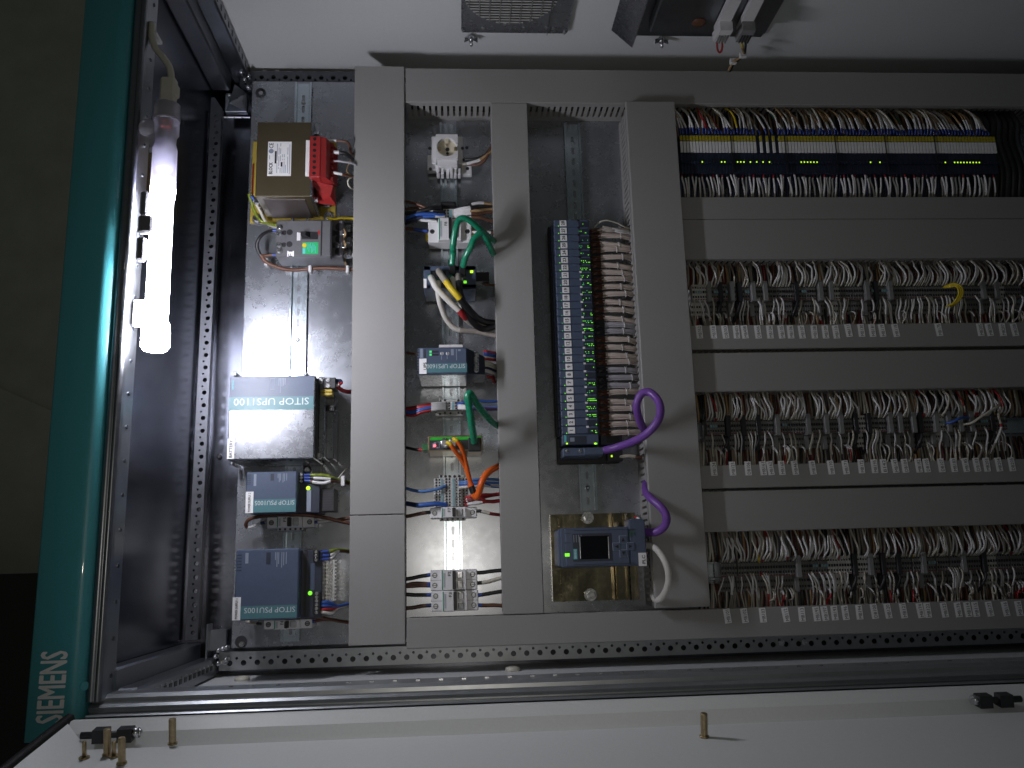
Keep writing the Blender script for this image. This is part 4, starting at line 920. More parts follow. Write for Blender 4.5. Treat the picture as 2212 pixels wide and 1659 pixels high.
# ---- small terminal clusters with real clamp openings
def blocks(t, r, z, cols, nrow, m="terminal_light", dark="black"):
    """a block of stacked rail terminals: nrow slices along y, cols of openings along x"""
    h = (r[3] - r[1]) / nrow
    for k in range(nrow):
        y1 = r[3] - k * h; b = B().box(r[0], y1 - h + .0002, .008, r[2], y1 - .0002, z - .008, .0006).box(r[0] + (r[2] - r[0]) * .22, y1 - h + .0002, z - .009, r[0] + (r[2] - r[0]) * .80, y1 - .0002, z, .0006)
        o = t.part("terminal", b, m); b = B()
        for x, rr_, sq in cols:
            X = r[0] + (r[2] - r[0]) * x; Y = y1 - h / 2; zz = z + .0002 if .22 < x < .80 else z - .0078
            if sq: b.box(X - rr_, Y - rr_, zz - .001, X + rr_, Y + rr_, zz)
            else: b.cyl((X, Y, zz - .001), (X, Y, zz), rr_, n=10)
        t.part("clamp_opening", b, dark, o)
r = VE.r(470, 1188, 590, 1282, .045)
t = Thing("rail_terminals", "three small grey terminals under a black end cap by the green cables", "terminal", (mid(r)[0], mid(r)[1], 0), "small terminal clusters")
blocks(t, (r[0] - .012, r[1], r[2] + .012, r[3]), .045, [(.3, .0020, 0), (.42, .0016, 1), (.68, .0020, 1)], 3)
q = VE.r(522, 1200, 548, 1275, .046); t.part("marker", B().box(q[0], q[1], .0445, q[2], q[3], .0458), "terminal_teal")
q = VE.r(405, 1108, 600, 1185, .05); t.part("end_cap", B().box(q[0] + .006, q[1] + .008, .008, q[2] - .002, q[3], .05, .003).box(q[0], q[1], .008, q[2], q[1] + .012, .04, .002), "black")
g = "wires around the small terminals by the green cables"
L_ = [("brown wire above the black end cap on the roof side", [(90, 1115, .05), (160, 1130, .055), (230, 1150, .06), (300, 1180, .06), (420, 1200, .05)], .0030, "wire_brown"),
      ("black wire bundle on the roof side of the black end cap", [(85, 1235, .05), (180, 1225, .055), (280, 1200, .06), (360, 1180, .06), (440, 1175, .05)], .0048, "wire_black"),
      ("upper dark wire with white sleeve on the roof side", [(88, 1190, .045), (200, 1180, .05), (300, 1195, .055), (400, 1210, .055), (480, 1218, .05)], .0034, ["wire_brown", "sleeve_white", "wire_black"]),
      ("bright blue wire arching into the small terminals", [(85, 1290, .05), (160, 1258, .058), (250, 1240, .06), (350, 1240, .058), (420, 1250, .055), (480, 1252, .05)], .0036, "wire_blue"),
      ("second blue wire under the arching blue one", [(88, 1310, .05), (180, 1290, .055), (280, 1265, .057), (380, 1262, .055), (480, 1262, .05)], .0034, ["wire_navy", "wire_blue", "sleeve_white"]),
      ("black wire below the blue pair on the roof side", [(85, 1340, .045), (150, 1320, .05), (210, 1300, .05), (300, 1305, .05), (400, 1315, .05)], .0034, ["wire_black", "sleeve_white"]),
      ("brown pair entering the breaker F8 from the roof side", [(85, 1385, .04), (160, 1390, .042), (230, 1402, .044), (310, 1412, .045)], .0036, ["wire_brown", "ferrule_blue"]),
      ("white sleeved wire fanning up from the small terminals", [(575, 1205, .045), (630, 1190, .055), (690, 1178, .06), (760, 1170, .058), (860, 1160, .05), (975, 1165, .045)], .0034, ["sleeve_white", "wire_black"]),
      ("second white sleeved wire fanning from the small terminals", [(575, 1225, .045), (640, 1208, .058), (720, 1192, .062), (800, 1180, .06), (880, 1170, .05), (975, 1175, .045)], .0034, ["sleeve_white", "wire_black"]),
      ("third white sleeved wire fanning from the small terminals", [(575, 1245, .045), (640, 1232, .058), (730, 1210, .06), (820, 1205, .06), (900, 1195, .05), (975, 1190, .045)], .0034, ["sleeve_white", "wire_tan"]),
      ("fourth sleeved wire bending down to the duct", [(575, 1262, .045), (650, 1250, .055), (740, 1232, .058), (810, 1240, .055), (890, 1225, .05), (975, 1220, .045)], .0034, ["sleeve_white", "wire_brown"]),
      ("lowest sleeved wire beside the breaker F8", [(580, 1278, .045), (660, 1275, .055), (740, 1272, .055), (830, 1275, .055), (900, 1295, .05), (975, 1315, .045)], .0036, ["sleeve_white", "wire_brown"]),
      ("brown arched wire topmost on the duct side", [(590, 1190, .045), (680, 1170, .055), (760, 1140, .058), (840, 1128, .055), (900, 1138, .05), (970, 1145, .045)], .0032, ["wire_black", "sleeve_white", "wire_tan"])]
for lab, pts, rr_, m in L_:
    mm = m if isinstance(m, list) else [m]
    cwire(lab, VE, pts, rr_, mm, group=g, mis=[(.42, 0), (.72 if len(mm) > 2 else 1, 1), (1, 2)] if len(mm) > 1 else None)
t, r = mcb(VE, (310, 1275, 745, 1495), .062, "white breaker F8 half covered by the first green cable", "F8")
b = B()
for i, u in enumerate((430, 465, 500, 535, 625)): q = VE.r(u - 13, 1438, u + 13, 1500, .045); b.box(q[0], q[1], .012, q[2], q[3], .045 - (i % 2) * .004, .001)
t.part("clip_rack", b, "white_plastic")
for u in (305, 752): q = VE.p(u, 1450, .03); t.part("release_tab", B().box(q.x - .004, q.y - .012, .02, q.x + .004, q.y + .012, .032, .001), "yellow")
cwire("short sleeved wire at the breaker F8 output", VE, [(745, 1420, .04), (800, 1422, .045), (860, 1418, .045), (975, 1428, .04)], .0030, ["sleeve_white", "wire_brown"], group=g, mis=[(.8, 0), (1, 1)])

# ---- network switch
ZW = .098
r = VF.r(290, 245, 855, 485, ZW)
t = Thing("network_switch", "blue grey network switch with plugged in green, white and black cables", "network switch", (mid(r)[0], mid(r)[1], 0))
hs = t.part("housing", B().box(r[0], r[1], .01, r[2], r[3], ZW - .004, .002), "device_blue")
t.part("front_frame", B().box(r[0], r[1], ZW - .006, r[2], r[1] + .008, ZW, .001).box(r[0], r[3] - .009, ZW - .006, r[2], r[3], ZW, .001).box(r[0], r[1], ZW - .006, r[0] + .014, r[3], ZW, .001).box(r[2] - .040, r[1], ZW - .006, r[2], r[3], ZW, .001), "device_blue", hs)
q = VF.r(290, 385, 322, 485, ZW); t.part("sticker", B().box(q[0], q[1], ZW, q[2], q[3], ZW + .0006), "label_white", hs)
for i, u in enumerate((385, 490, 600, 705)):
    for k, (v0, v1) in enumerate(((290, 355), (360, 440))):
        q = VF.r(u - 40, v0, u + 40, v1, ZW); t.part("port", B().box(q[0], q[1], ZW - .004, q[2], q[3], ZW - .0034), "black", hs)
for u, v, m in ((808, 308, "led_lime"), (738, 420, "led_green"), (725, 355, "wire_yellow"), (700, 388, "label_white")):
    q = VF.p(u, v, ZW); t.part("status_light", B().box(q.x - .0030, q.y - .0026, ZW - .001, q.x + .0030, q.y + .0026, ZW + .0012, .0005), m, hs)
q = VF.r(858, 320, 990, 420, .06); t.part("power_plug", B().box(q[0] - .002, q[1], .04, q[0] + .026, q[3], .065, .001), "black")
q = VF.r(915, 345, 990, 395, .06); t.part("power_plug", B().box(q[0], q[1], .045, q[2], q[3], .06, .001), "charcoal")
cwire("dark power wire curling from the network switch into the duct", VF, [(935, 400, .05), (925, 430, .05), (960, 450, .05), (1010, 450, .05), (1075, 460, .045)], .0026, "wire_brown", group="cables of the network switch")
for u, v in ((600, 300), (710, 310)):
    q = VF.r(u - 38, v - 75, u + 38, v + 40, ZW + .01); t.part("plug", B().box(q[0], q[1], ZW - .003, q[2], q[3], ZW + .010, .002).box(q[0] + .004, q[3] - .002, ZW, q[2] - .004, q[3] + .008, ZW + .008, .002), "black")
g = "cables of the network switch"
z0 = ZW + .006
wire("green cable with the taller arch from the network switch to the duct", [VF.p(596, 235, z0), VF.p(608, 100, .115), VE.p(560, 1560, .13), VE.p(585, 1400, .145), VE.p(620, 1300, .15), VE.p(680, 1282, .15), VE.p(760, 1330, .14), VE.p(860, 1420, .12), VE.p(940, 1490, .095), VE.p(995, 1530, .06)], .0062, "wire_green", "cable", g, "cable", 10, 6)
wire("green cable with the lower arch from the network switch to the duct", [VF.p(715, 255, z0), VF.p(745, 140, .12), VF.p(795, 50, .13), VE.p(770, 1485, .135), VE.p(840, 1432, .135), VE.p(885, 1480, .125), VE.p(930, 1570, .105), VF.p(1040, 110, .08), VF.p(1075, 150, .055)], .0062, "wire_green", "cable", g, "cable", 10, 6)
cwire("white cable from the switch's end port with a red marker sleeve", VF, [(362, 360, z0), (385, 400, .118), (430, 485, .12), (500, 560, .118), (590, 650, .112), (670, 722, .105), (720, 780, .095), (790, 850, .07), (900, 900, .05), (1085, 910, .04)], .0062, ["wire_green", "wire_white", "wire_red", "wire_cream"], cat="cable", group=g, name="cable", n=9, mis=[(.04, 0), (.47, 1), (.60, 2), (1, 3)])
cwire("long pale cable sweeping below the network switch into the duct", VF, [(458, 400, .10), (445, 480, .11), (455, 600, .10), (490, 720, .085), (540, 830, .07), (620, 915, .06), (720, 945, .055), (850, 955, .05), (960, 975, .048), (1085, 1000, .045)], .0056, ["wire_green", "wire_white", "wire_grey"], cat="cable", group=g, name="cable", n=9, mis=[(.03, 0), (.62, 1), (1, 2)])
cwire("thin white cable running down behind the yellow marker", VF, [(585, 360, z0), (610, 400, .112), (632, 470, .11), (655, 560, .10), (690, 650, .09), (740, 760, .075), (820, 840, .06), (920, 890, .05), (1085, 880, .04)], .0050, ["wire_green", "wire_white"], cat="cable", group=g, name="cable", n=9, mis=[(.04, 0), (1, 1)])
cwire("black cable with a yellow marker sleeve from the network switch", VF, [(455, 300, z0), (470, 330, .118), (520, 400, .125), (580, 480, .13), (640, 550, .13), (690, 610, .125), (760, 690, .11), (840, 780, .09), (940, 845, .065), (1085, 862, .05)], .0066, ["wire_grey", "yellow", "wire_black"], cat="cable", group=g, name="cable", n=10, mis=[(.20, 0), (.43, 1), (1, 2)])
cwire("lower black cable sagging from the network switch into the duct", VF, [(665, 350, z0), (668, 420, .118), (680, 520, .12), (715, 640, .11), (760, 750, .095), (820, 850, .08), (890, 910, .068), (960, 925, .06), (1030, 905, .055), (1085, 880, .05)], .0066, ["wire_grey", "wire_black"], cat="cable", group=g, name="cable", n=10, mis=[(.12, 0), (1, 1)])

# ---- UPS unit
ZU = .128
r = VF.r(226, 1125, 760, 1412, ZU)
t = Thing("power_supply", "dark blue unit lettered SITOP UPS1600 with an UPS sticker", "power supply", (mid(r)[0], mid(r)[1], 0))
hs = t.part("housing", B().box(r[0], r[1], .012, r[2], r[3], ZU - .010, .002), "brushed_steel")
ff = t.part("front", B().box(r[0], r[1], ZU - .0102, r[2], r[3], ZU, .0022), "device_blue")
rb = VF.r(760, 1130, 952, 1412, ZU - .02)
t.part("terminal_block", B().hexa([(r[2] - .001, r[1] + .0008, .04), (rb[2], r[1] + .0012, .04), (rb[2], r[3] - .010, .04), (r[2] - .001, r[3] - .001, .04), (r[2] - .001, r[1] + .0008, ZU - .003), (rb[2], r[1] + .004, ZU - .03), (rb[2], r[3] - .012, ZU - .03), (r[2] - .001, r[3] - .001, ZU - .003)]), "device_dark")
for i, v in enumerate((1190, 1228, 1266, 1300, 1335, 1370)):
    q = VF.p(857, v, ZU - .016); t.part("screw", B().lathe((q.x, q.y, ZU - .026), (0, 0, 1), [(0, .0055), (.012, .0055), (.0135, .003)], 12), "steel")
q = VF.r(318, 1298, 758, 1394, ZU); t.part("band", B().box(q[0], q[1], ZU - .0003, q[2], q[3], ZU + .0004), "band_teal", ff)
q = VF.r(322, 1306, 738, 1352, ZU); c = mid(q); t.text("SITOP UPS1600", (c[0], c[1], ZU + .0008), q[2] - q[0], q[3] - q[1], 180, "print_light", ff)
q = VF.r(243, 1248, 322, 1412, ZU); st = t.part("sticker", B().box(q[0], q[1], ZU - .0003, q[2], q[3], ZU + .001), "label_white", ff); c = mid(q); t.text("UPS", (c[0] + .004, c[1], ZU + .0014), (q[3] - q[1]) * .48, (q[2] - q[0]) * .42, 90, "print_dark", st, .01)
b = B()
for u in (365, 390, 415, 440):
    for v in (1172, 1205): q = VF.p(u, v, ZU); b.mi(0 if u == 365 else 1).box(q.x - .0022, q.y - .002, ZU - .0005, q.x + .0022, q.y + .002, ZU + .0006)
t.part("status_light", b, ["led_dim", "print_dark"], ff)
for u in (488, 550): q = VF.p(u, 1192, ZU); t.part("dial", B().lathe((q.x, q.y, ZU), (0, 0, 1), [(0, .0034), (.0012, .0030)], 12).mi(1).box(q.x - .0008, q.y - .0028, ZU + .0012, q.x + .0008, q.y + .0028, ZU + .0016), ["white_plastic", "black"], ff)
b = B()
for u0, v0, u1, v1 in ((252, 1140, 282, 1238), (585, 1145, 615, 1210), (640, 1145, 648, 1265), (662, 1145, 690, 1165), (478, 1220, 486, 1258), (540, 1220, 548, 1252)):
    q = VF.r(u0, v0, u1, v1, ZU); b.box(q[0], q[1], ZU, q[2], q[3], ZU + .0005)
t.part("small_print", b, "print_grey", ff)
q = VF.r(298, 1145, 310, 1238, ZU); t.part("slot", B().box(q[0], q[1], ZU - .001, q[2], q[3], ZU + .0004), "black", ff)
b = B()
for i in range(9): q = VF.p(230, 1150 + i * 30, ZU - .002); b.box(q.x - .002, q.y - .0025, ZU - .01, q.x + .002, q.y + .001, ZU + .0003)
t.part("vent_slots", b, "device_dark", hs)
q = VF.r(455, 1104, 715, 1124, .05); t.part("rail_clip", B().box(q[0], q[1], .01, q[2], q[3] + .002, .05, .001), "white_plastic")
g = "wires of the unit with the UPS sticker"
for i, (v, m, l) in enumerate(((1172, "wire_red", "pink red"), (1192, "wire_blue", "bright blue"), (1215, "wire_blue", "lower blue"), (1232, "wire_white", "white"), (1245, "wire_red", "red"), (1290, "wire_cream", "cream sleeved"), (1320, "wire_cream", "second cream sleeved"), (1348, "wire_navy", "navy"), (1375, "wire_white", "lowest white"))):
    cwire(l + " wire plugged into the side of the UPS1600 unit", VF, [(938, v, .08), (980, v + 3, .08), (1030, v + 10 + (i > 4) * 12, .07), (1075, v + 14 + (i > 4) * 25, .05), (1100, v + 15 + (i > 4) * 30, .04)], .0034, m, group=g)
cwire("dark red wire curling out under the UPS1600 unit with a white tie end", VF, [(975, 1430, .05), (1010, 1450, .05), (1040, 1440, .055), (1045, 1480, .06), (1055, 1500, .055), (1090, 1505, .04)], .0032, ["wire_red", "wire_dark_red", "sleeve_white"], group=g, mis=[(.3, 0), (.75, 1), (1, 2)])
cwire("thin brown wire reaching the UPS1600 unit from the wide duct", VF, [(105, 1180, .05), (150, 1190, .055), (230, 1195, .06)], .0024, "wire_brown", group=g)

# ---- terminal cluster 2
r = VG.r(392, 318, 722, 470, .045)
t = Thing("rail_terminals", "small beige terminal cluster between the UPS1600 unit and the media converter", "terminal", (mid(r)[0], mid(r)[1], 0), "small terminal clusters")
rr_ = VG.r(405, 330, 715, 420, .045); blocks(t, rr_, .045, [(.08, .0020, 1), (.42, .0024, 0), (.52, .0020, 1), (.76, .0020, 1), (.92, .0020, 1)], 3)
q = VG.r(596, 332, 618, 418, .0455); t.part("marker", B().box(q[0], q[1], .0445, q[2], q[3], .0458), "terminal_teal")
for y0, y1, k in ((308, 328, 0), (425, 452, 1), (440, 475, 2)):
    q = VG.r(455 - 20 * k, y0, 700 + 10 * k, y1, .035); t.part("end_plate", B().box(q[0], q[1], .006, q[2], q[3], .034 - .004 * k, .001), "terminal_light")
for u, v in ((472, 325), (520, 315), (665, 315), (466, 462), (520, 452), (580, 455), (665, 450), (705, 456)): q = VG.p(u, v, .033); hole(t, q.x, q.y, .0342, .0022)
g = "wires of the terminal cluster near the media converter"
for i, (m, v0, v1, l) in enumerate((("wire_dark_red", 400, 350, "dark red"), ("wire_red", 412, 365, "red sleeved"), ("wire_blue", 440, 378, "blue"), ("wire_blue", 455, 392, "second blue"), ("wire_navy", 462, 402, "navy"), ("wire_red", 470, 415, "lower red"))):
    cwire(l + " wire from the wide duct to the small beige terminals", VG, [(105, v0, .05), (180, v0 - 8 + i * 3, .055), (260, (v0 + v1) / 2, .06), (350, v1 + 8, .06), (440, v1 - 2, .055), (530, v1 - 4, .045)], .0032, [m, "sleeve_white"], group=g, mis=[(.62, 0), (1, 1)])
for i, (m, v0, v1, l) in enumerate((("wire_blue", 355, 325, "upper blue"), ("wire_lightblue", 372, 385, "light blue"), ("wire_dark_red", 388, 398, "dark red"), ("wire_navy", 402, 410, "navy"))):
    cwire(l + " wire from the small beige terminals to the duct", VG, [(660, v0, .045), (700, v0 - 15 * (i == 0), .055), (790, v1, .058), (900, v1 - 3, .055), (1000, v1 + 2, .05), (1090, v1 + (0, 0, 10, 0)[i], .045)], .0028, [m, "sleeve_white"] if i else [m], group=g, mis=[(.06, 0), (.4, 1), (1, 0)] if i else None)

# ---- media converter
ZM = .098
r = VG.r(335, 692, 926, 858, ZM)
t = Thing("media_converter", "slim converter with a bright green stripe and two orange fibre leads", "media converter", (mid(r)[0], mid(r)[1], 0))
hs = t.part("housing", B().box(r[0], r[1], .012, r[2], r[3], ZM - .001, .0012), "brass_stud")
q = VG.r(350, 705, 915, 848, ZM); t.part("front", B().box(q[0], q[1], ZM - .0015, q[2], q[3], ZM), "charcoal", hs)
q = VG.r(360, 710, 910, 742, ZM); t.part("green_stripe", B().box(q[0], q[1], ZM - .001, q[2], q[3], ZM + .0006), "green_bright", hs)
q = VG.p(410, 805, ZM); t.part("status_light", B().lathe((q.x, q.y, ZM - .001), (0, 0, 1), [(0, .0028), (.003, .0022)], 12), "led_red", hs)
b = B()
for u0, v0, u1, v1 in ((385, 780, 400, 830), (430, 760, 465, 766), (455, 766, 462, 830), (400, 768, 425, 790), (428, 820, 450, 832)): q = VG.r(u0, v0, u1, v1, ZM); b.box(q[0], q[1], ZM, q[2], q[3], ZM + .0005)
t.part("small_print", b, "print_grey", hs)
for u, v in ((522, 782), (605, 778)):
    q = VG.p(u, v, ZM); t.part("fibre_socket", B().lathe((q.x, q.y, ZM), (0, 0, 1), [(0, .0095), (.010, .0090), (.0105, .0055)], 16), "steel", hs)
q = VG.r(790, 745, 882, 822, ZM); t.part("cable_port", B().box(q[0], q[1], ZM - .001, q[2], q[3], ZM + .002, .001), "black", hs)
q = VG.r(278, 795, 335, 865, .06); t.part("power_plug", B().box(q[0], q[1], .04, q[2] + .002, q[3], .072, .001), "green_connector")
g = "cables of the media converter"
q0 = VG.p(845, 790, ZM + .004)
t.part("plug", B().box(q0.x - .013, q0.y - .014, ZM, q0.x + .012, q0.y + .012, ZM + .012, .002), "black")
cwire("green cable arching from the media converter into the duct", VG, [(838, 770, ZM + .012), (825, 680, .125), (800, 520, .145), (780, 380, .155), (765, 280, .16), (785, 238, .16), (815, 270, .155), (870, 360, .14), (960, 470, .11), (1045, 560, .08), (1105, 605, .05)], .0066, "wire_green", cat="cable", group=g, name="cable", n=10, seg=6)
cwire("orange fibre lead from the converter's first socket", VG, [(548, 770, ZM + .014), (575, 785, ZM + .018), (620, 850, .11), (680, 930, .10), (735, 1020, .09), (770, 1120, .085), (800, 1230, .08)], .0042, ["yellow", "wire_orange"], cat="cable", group=g, name="cable", n=9, mis=[(.09, 0), (1, 1)])
cwire("orange fibre lead from the converter's second socket", VG, [(612, 735, ZM + .014), (640, 745, ZM + .018), (690, 810, .11), (722, 900, .10), (745, 1000, .092), (770, 1110, .086), (802, 1230, .08)], .0042, ["yellow", "wire_orange"], cat="cable", group=g, name="cable", n=9, mis=[(.09, 0), (1, 1)])
cwire("thick orange fibre cable bent in a V below a black sleeve", VG, [(790, 1215, .08), (808, 1255, .08), (830, 1320, .08), (858, 1362, .08), (885, 1310, .085), (910, 1220, .09), (960, 1120, .085), (1030, 1060, .07), (1120, 1015, .045)], .0060, ["wire_orange", "wire_black"], cat="cable", group=g, name="cable", n=10, mis=[(.05, 0), (.145, 1), (1, 0)])
cwire("dark red wire feeding the converter's green plug", VG, [(105, 825, .05), (160, 838, .055), (225, 848, .058), (285, 848, .06)], .0028, ["wire_black", "wire_red"], group=g, mis=[(.75, 0), (1, 1)])

# ---- big terminal cluster
r = VG.r(400, 1150, 770, 1462, .05)
t = Thing("rail_terminals", "large light terminal cluster with rows of round openings below the orange cable", "terminal", (mid(r)[0], mid(r)[1], 0), "small terminal clusters")
blocks(t, r, .05, [(.075, .0022, 0), (.165, .0017, 1), (.37, .0023, 0), (.46, .0017, 1), (.665, .0016, 1), (.755, .0022, 0), (.87, .0019, 1), (.96, .0019, 0)], 10)
for u0, u1 in ((478, 500), (602, 626)): q = VG.r(u0, 1160, u1, 1458, .05); t.part("marker", B().box(q[0], q[1], .0495, q[2], q[3], .0512), "terminal_teal")
q = VG.r(455, 1122, 730, 1150, .04); t.part("end_plate", B().box(q[0], q[1], .006, q[2], q[3], .038, .001), "terminal_light")
for u in (478, 526, 572, 625, 675): q = VG.p(u, 1136, .038); hole(t, q.x, q.y, .0385, .0026)
g = "wires of the large light terminal cluster"
cwire("blue wire sagging from the wide duct into the large light terminals", VG, [(105, 1265, .045), (170, 1285, .05), (260, 1298, .056), (350, 1290, .058), (450, 1270, .058), (530, 1238, .052)], .0030, "wire_lightblue", group=g)
cwire("thick dark blue wire pair entering the large light terminals", VG, [(105, 1428, .045), (170, 1440, .05), (230, 1448, .054), (330, 1440, .057), (430, 1432, .057), (540, 1445, .05)], .0046, ["wire_navy", "wire_blue"], group=g, mis=[(.27, 0), (1, 1)])
for i, (v0, v1, m, l) in enumerate(((1198, 1168, "wire_lightblue", "upper light blue"), (1215, 1205, "wire_lightblue", "lower light blue"), (1255, 1240, "wire_white", "white"), (1225, 1242, "wire_blue", "drooping blue"))):
    cwire(l + " wire from the large light terminals to the duct", VG, [(680, v0, .05), (740, v0 - 4, .058), (830, (v0 + v1) / 2 - 6, .06), (930, v1 - 4 - 28 * (i == 3), .056), (1020, v1, .05), (1120, v1 + 4, .045)], .0028, m, group=g)
for i, (v0, v1, v2, m, l) in enumerate(((1370, 1345, 1320, "wire_red", "topmost red"), (1385, 1390, 1392, "wire_dark_red", "second red"), (1405, 1350, 1400, "wire_red", "third red"), (1425, 1370, 1330, "wire_dark_red", "fourth red"), (1450, 1425, 1395, "wire_red", "lowest sleeved red"))):
    cwire(l + " wire from the large light terminals to the duct", VG, [(745, v0, .048), (790, v1 + 6, .055), (860, v1 + (5, -8, 0, 10, 4)[i], .056), (940, (v1 + v2) / 2 + (0, 8, 18, 12, 2)[i], .054), (1030, v2 + 12, .05), (1118, v2, .045)], .0028, [m, "sleeve_white"], group=g, mis=[(.08, 0), (.5 if i == 4 else .09, 1), (1, 0)])
mcb(VG, (358, 1465, 866, 1580), .064, "white breaker F7 directly below the large light terminals", "F7")
clipfoot(VG, (462, 1582, 745, 1608), .04, "grey end clamp below the breaker F7")
g = "wires of the breaker F7"
cwire("dark wire into the roof side of the breaker F7", VG, [(105, 1568, .04), (160, 1558, .045), (240, 1540, .048), (310, 1528, .048), (362, 1522, .046)], .0034, ["wire_brown", "wire_black"], group=g, mis=[(.8, 0), (1, 1)])
cwire("sleeved dark red wire out of the breaker F7", VG, [(862, 1510, .046), (905, 1512, .048), (960, 1525, .048), (1030, 1542, .046), (1118, 1552, .042)], .0032, ["wire_black", "sleeve_cream", "wire_dark_red"], group=g, mis=[(.2, 0), (.55, 1), (1, 2)])
# ---- double breakers at the foot of the column
mcb(VH, (308, 772, 745, 962), .068, "two pole white breaker F2, upper of the adjoining pair", "F2", 2)
mcb(VH, (316, 966, 755, 1156), .068, "two pole white breaker F3, lower of the adjoining pair", "F3", 2)
g = "wires of the two pole breakers"
for i, (pts, m, l) in enumerate((([(85, 858), (150, 848), (220, 832), (312, 818)], ["wire_black", "ferrule_blue"], "uppermost black wire from the wide duct to breaker F2"), ([(85, 915), (150, 900), (220, 898), (312, 905)], ["wire_brown", "ferrule_blue"], "brown looped wire from the wide duct to breaker F2"), ([(85, 925), (150, 922), (220, 918), (312, 918)], ["wire_brown", "ferrule_blue"], "brown lower wire from the wide duct to breaker F2"), ([(85, 1000), (160, 1005), (240, 1005), (320, 1005)], ["wire_black", "ferrule_blue"], "black sleeved wire from the wide duct to breaker F3"), ([(85, 1128), (150, 1122), (230, 1108), (325, 1100)], ["wire_brown", "wire_navy"], "lowest brown wire from the wide duct to breaker F3"))):
    cwire(l, VH, [(u, v, .047) for u, v in pts], .0036, m, group=g, mis=[(.82, 0), (1, 1)])
for i, (pts, m, l) in enumerate((([(742, 800), (800, 796), (880, 785), (985, 775)], ["wire_black", "wire_black"], "black wire from breaker F2 to the narrow duct"), ([(745, 895), (820, 888), (890, 870), (985, 842)], ["wire_black", "sleeve_cream"], "sleeved wire from breaker F2 to the narrow duct"), ([(750, 1008), (820, 998), (890, 985), (988, 970)], ["ferrule_blue", "wire_black"], "black wire from breaker F3 to the narrow duct"), ([(752, 1100), (820, 1102), (900, 1100), (990, 1105)], ["ferrule_blue", "wire_brown"], "brown wire from breaker F3 to the narrow duct"))):
    cwire(l, VH, [(u, v, .047) for u, v in pts], .0036, m, group=g, mis=[(.14, 0), (1, 1)])

# ================================================================== COLUMN 3: numbered modules
ZI = .072
base0 = rect(1187, 486, 1288, 1000, .05)
yt = VI.p(330, 936, ZI).y; y28 = VI.p(268, 962, ZI).y; y1_ = VJ.p(428, 1138, ZI).y
pitch = (y28 - y1_) / 27
xl = (VI.p(215, 1000, ZI).x + VJ.p(337, 1100, ZI).x) / 2; xr = (VI.p(460, 1000, ZI).x + VJ.p(682, 1100, ZI).x) / 2
xw = (VI.p(185, 1000, .03).x + VJ.p(305, 1300, .03).x) / 2
def mx(f): return xl + (xr - xl) * f
led_rng = random.Random(3)
for k in range(28):
    n_ = 28 - k; yc = y28 - pitch * k; h = pitch / 2
    t = Thing("io_module", "slim dark blue input output module carrying the number %s tag" % word(n_), "module", (mx(.5), yc, 0), "row of numbered modules")
    bd = t.part("body", B().box(xl, yc - h + .0003, .012, xr, yc + h - .0003, ZI, .0012).box(xw, yc - h + .0004, .010, xl + .004, yc + h - .0004, .045, .001), "device_blue")
    b = B()
    for i in range(3): b.box(xl - .001, yc - h + .002 + i * .004, .03, xl + .008, yc - h + .0038 + i * .004, ZI - .004)
    t.part("vents", b, "device_dark", bd)
    q = (mx(.165), yc - h * .86, mx(.36), yc + h * .72)
    tg = t.part("number_tag", B().box(q[0], q[1], ZI, q[2], q[3], ZI + .0012, .0004), "label_white", bd)
    t.text(str(n_), (mid(q)[0] - .0006, mid(q)[1], ZI + .0016), None, .0064, 90, "print_dark", tg, .02)
    q = (mx(.67), yc + h * .50, mx(.735), yc + h * .98); t.part("latch", B().box(*q[:2], ZI - .001, *q[2:], ZI + .0008), "black" if n_ >= 22 else "label_white", bd)
    q = (mx(.70), yc - h * .95, mx(.99), yc + h * .45); t.part("window", B().box(q[0], q[1], ZI - .0006, q[2], q[3], ZI + .0002), "device_dark", bd)
    b = B(); pat = led_rng.random()
    for row in (0, 1):
        for i in range(9):
            on = led_rng.random() < (.80 if (pat > .72 and row == 0) or (pat > .92) else .34 if pat > .3 else .10)
            if not on: continue
            X = mx(.715 + i * .029 + (.03 if row else 0)); Y = yc + h * (-.25 if row == 0 else -.68)
            b.mi(0 if led_rng.random() < .7 else 1).box(X - .00066, Y - .0007, ZI, X + .00066, Y + .0007, ZI + .0006)
    if not b.v: b.box(mx(.95) - .0009, yc - h * .68 - .0009, ZI, mx(.95) + .0009, yc - h * .68 + .0009, ZI + .0006)
    t.part("status_lights", b, ["led_green", "led_dim"], bd)
    t.part("status_light", B().box(mx(.115), yc - h * .90, ZI, mx(.135), yc - h * .66, ZI + .0006), "led_dim" if 7 < n_ < 22 else "led_green", bd)
ylow = y1_ - pitch / 2
# head station below module 1
q = VJ.r(335, 1182, 684, 1272, ZI)
t = Thing("head_station", "dark blue head station with bus connector below the numbered modules", "module", (mid(q)[0], mid(q)[1], 0))
hs = t.part("body", B().box(xl, q[1], .012, xr, ylow - .0004, ZI, .0015), "device_blue")
r = VJ.r(412, 1192, 570, 1262, ZI); t.part("panel", B().box(r[0], r[1], ZI - .0005, r[2], r[3], ZI + .0006), "device_dark", hs)
r = VJ.r(418, 1208, 460, 1245, ZI); t.part("small_print", B().box(r[0], r[1], ZI, r[2], r[3], ZI + .0010), "print_grey", hs)
r = VJ.r(365, 1185, 385, 1250, ZI); t.part("logo", B().box(r[0], r[1], ZI, r[2], r[3], ZI + .0006), "print_cyan", hs)
for u, m in ((390, "led_lime"), (650, "led_lime"), (662, "led_green")): c = VJ.p(u, 1263, ZI); t.part("status_light", B().box(c.x - .0016, c.y - .0014, ZI, c.x + .0016, c.y + .0014, ZI + .0008), m, hs)
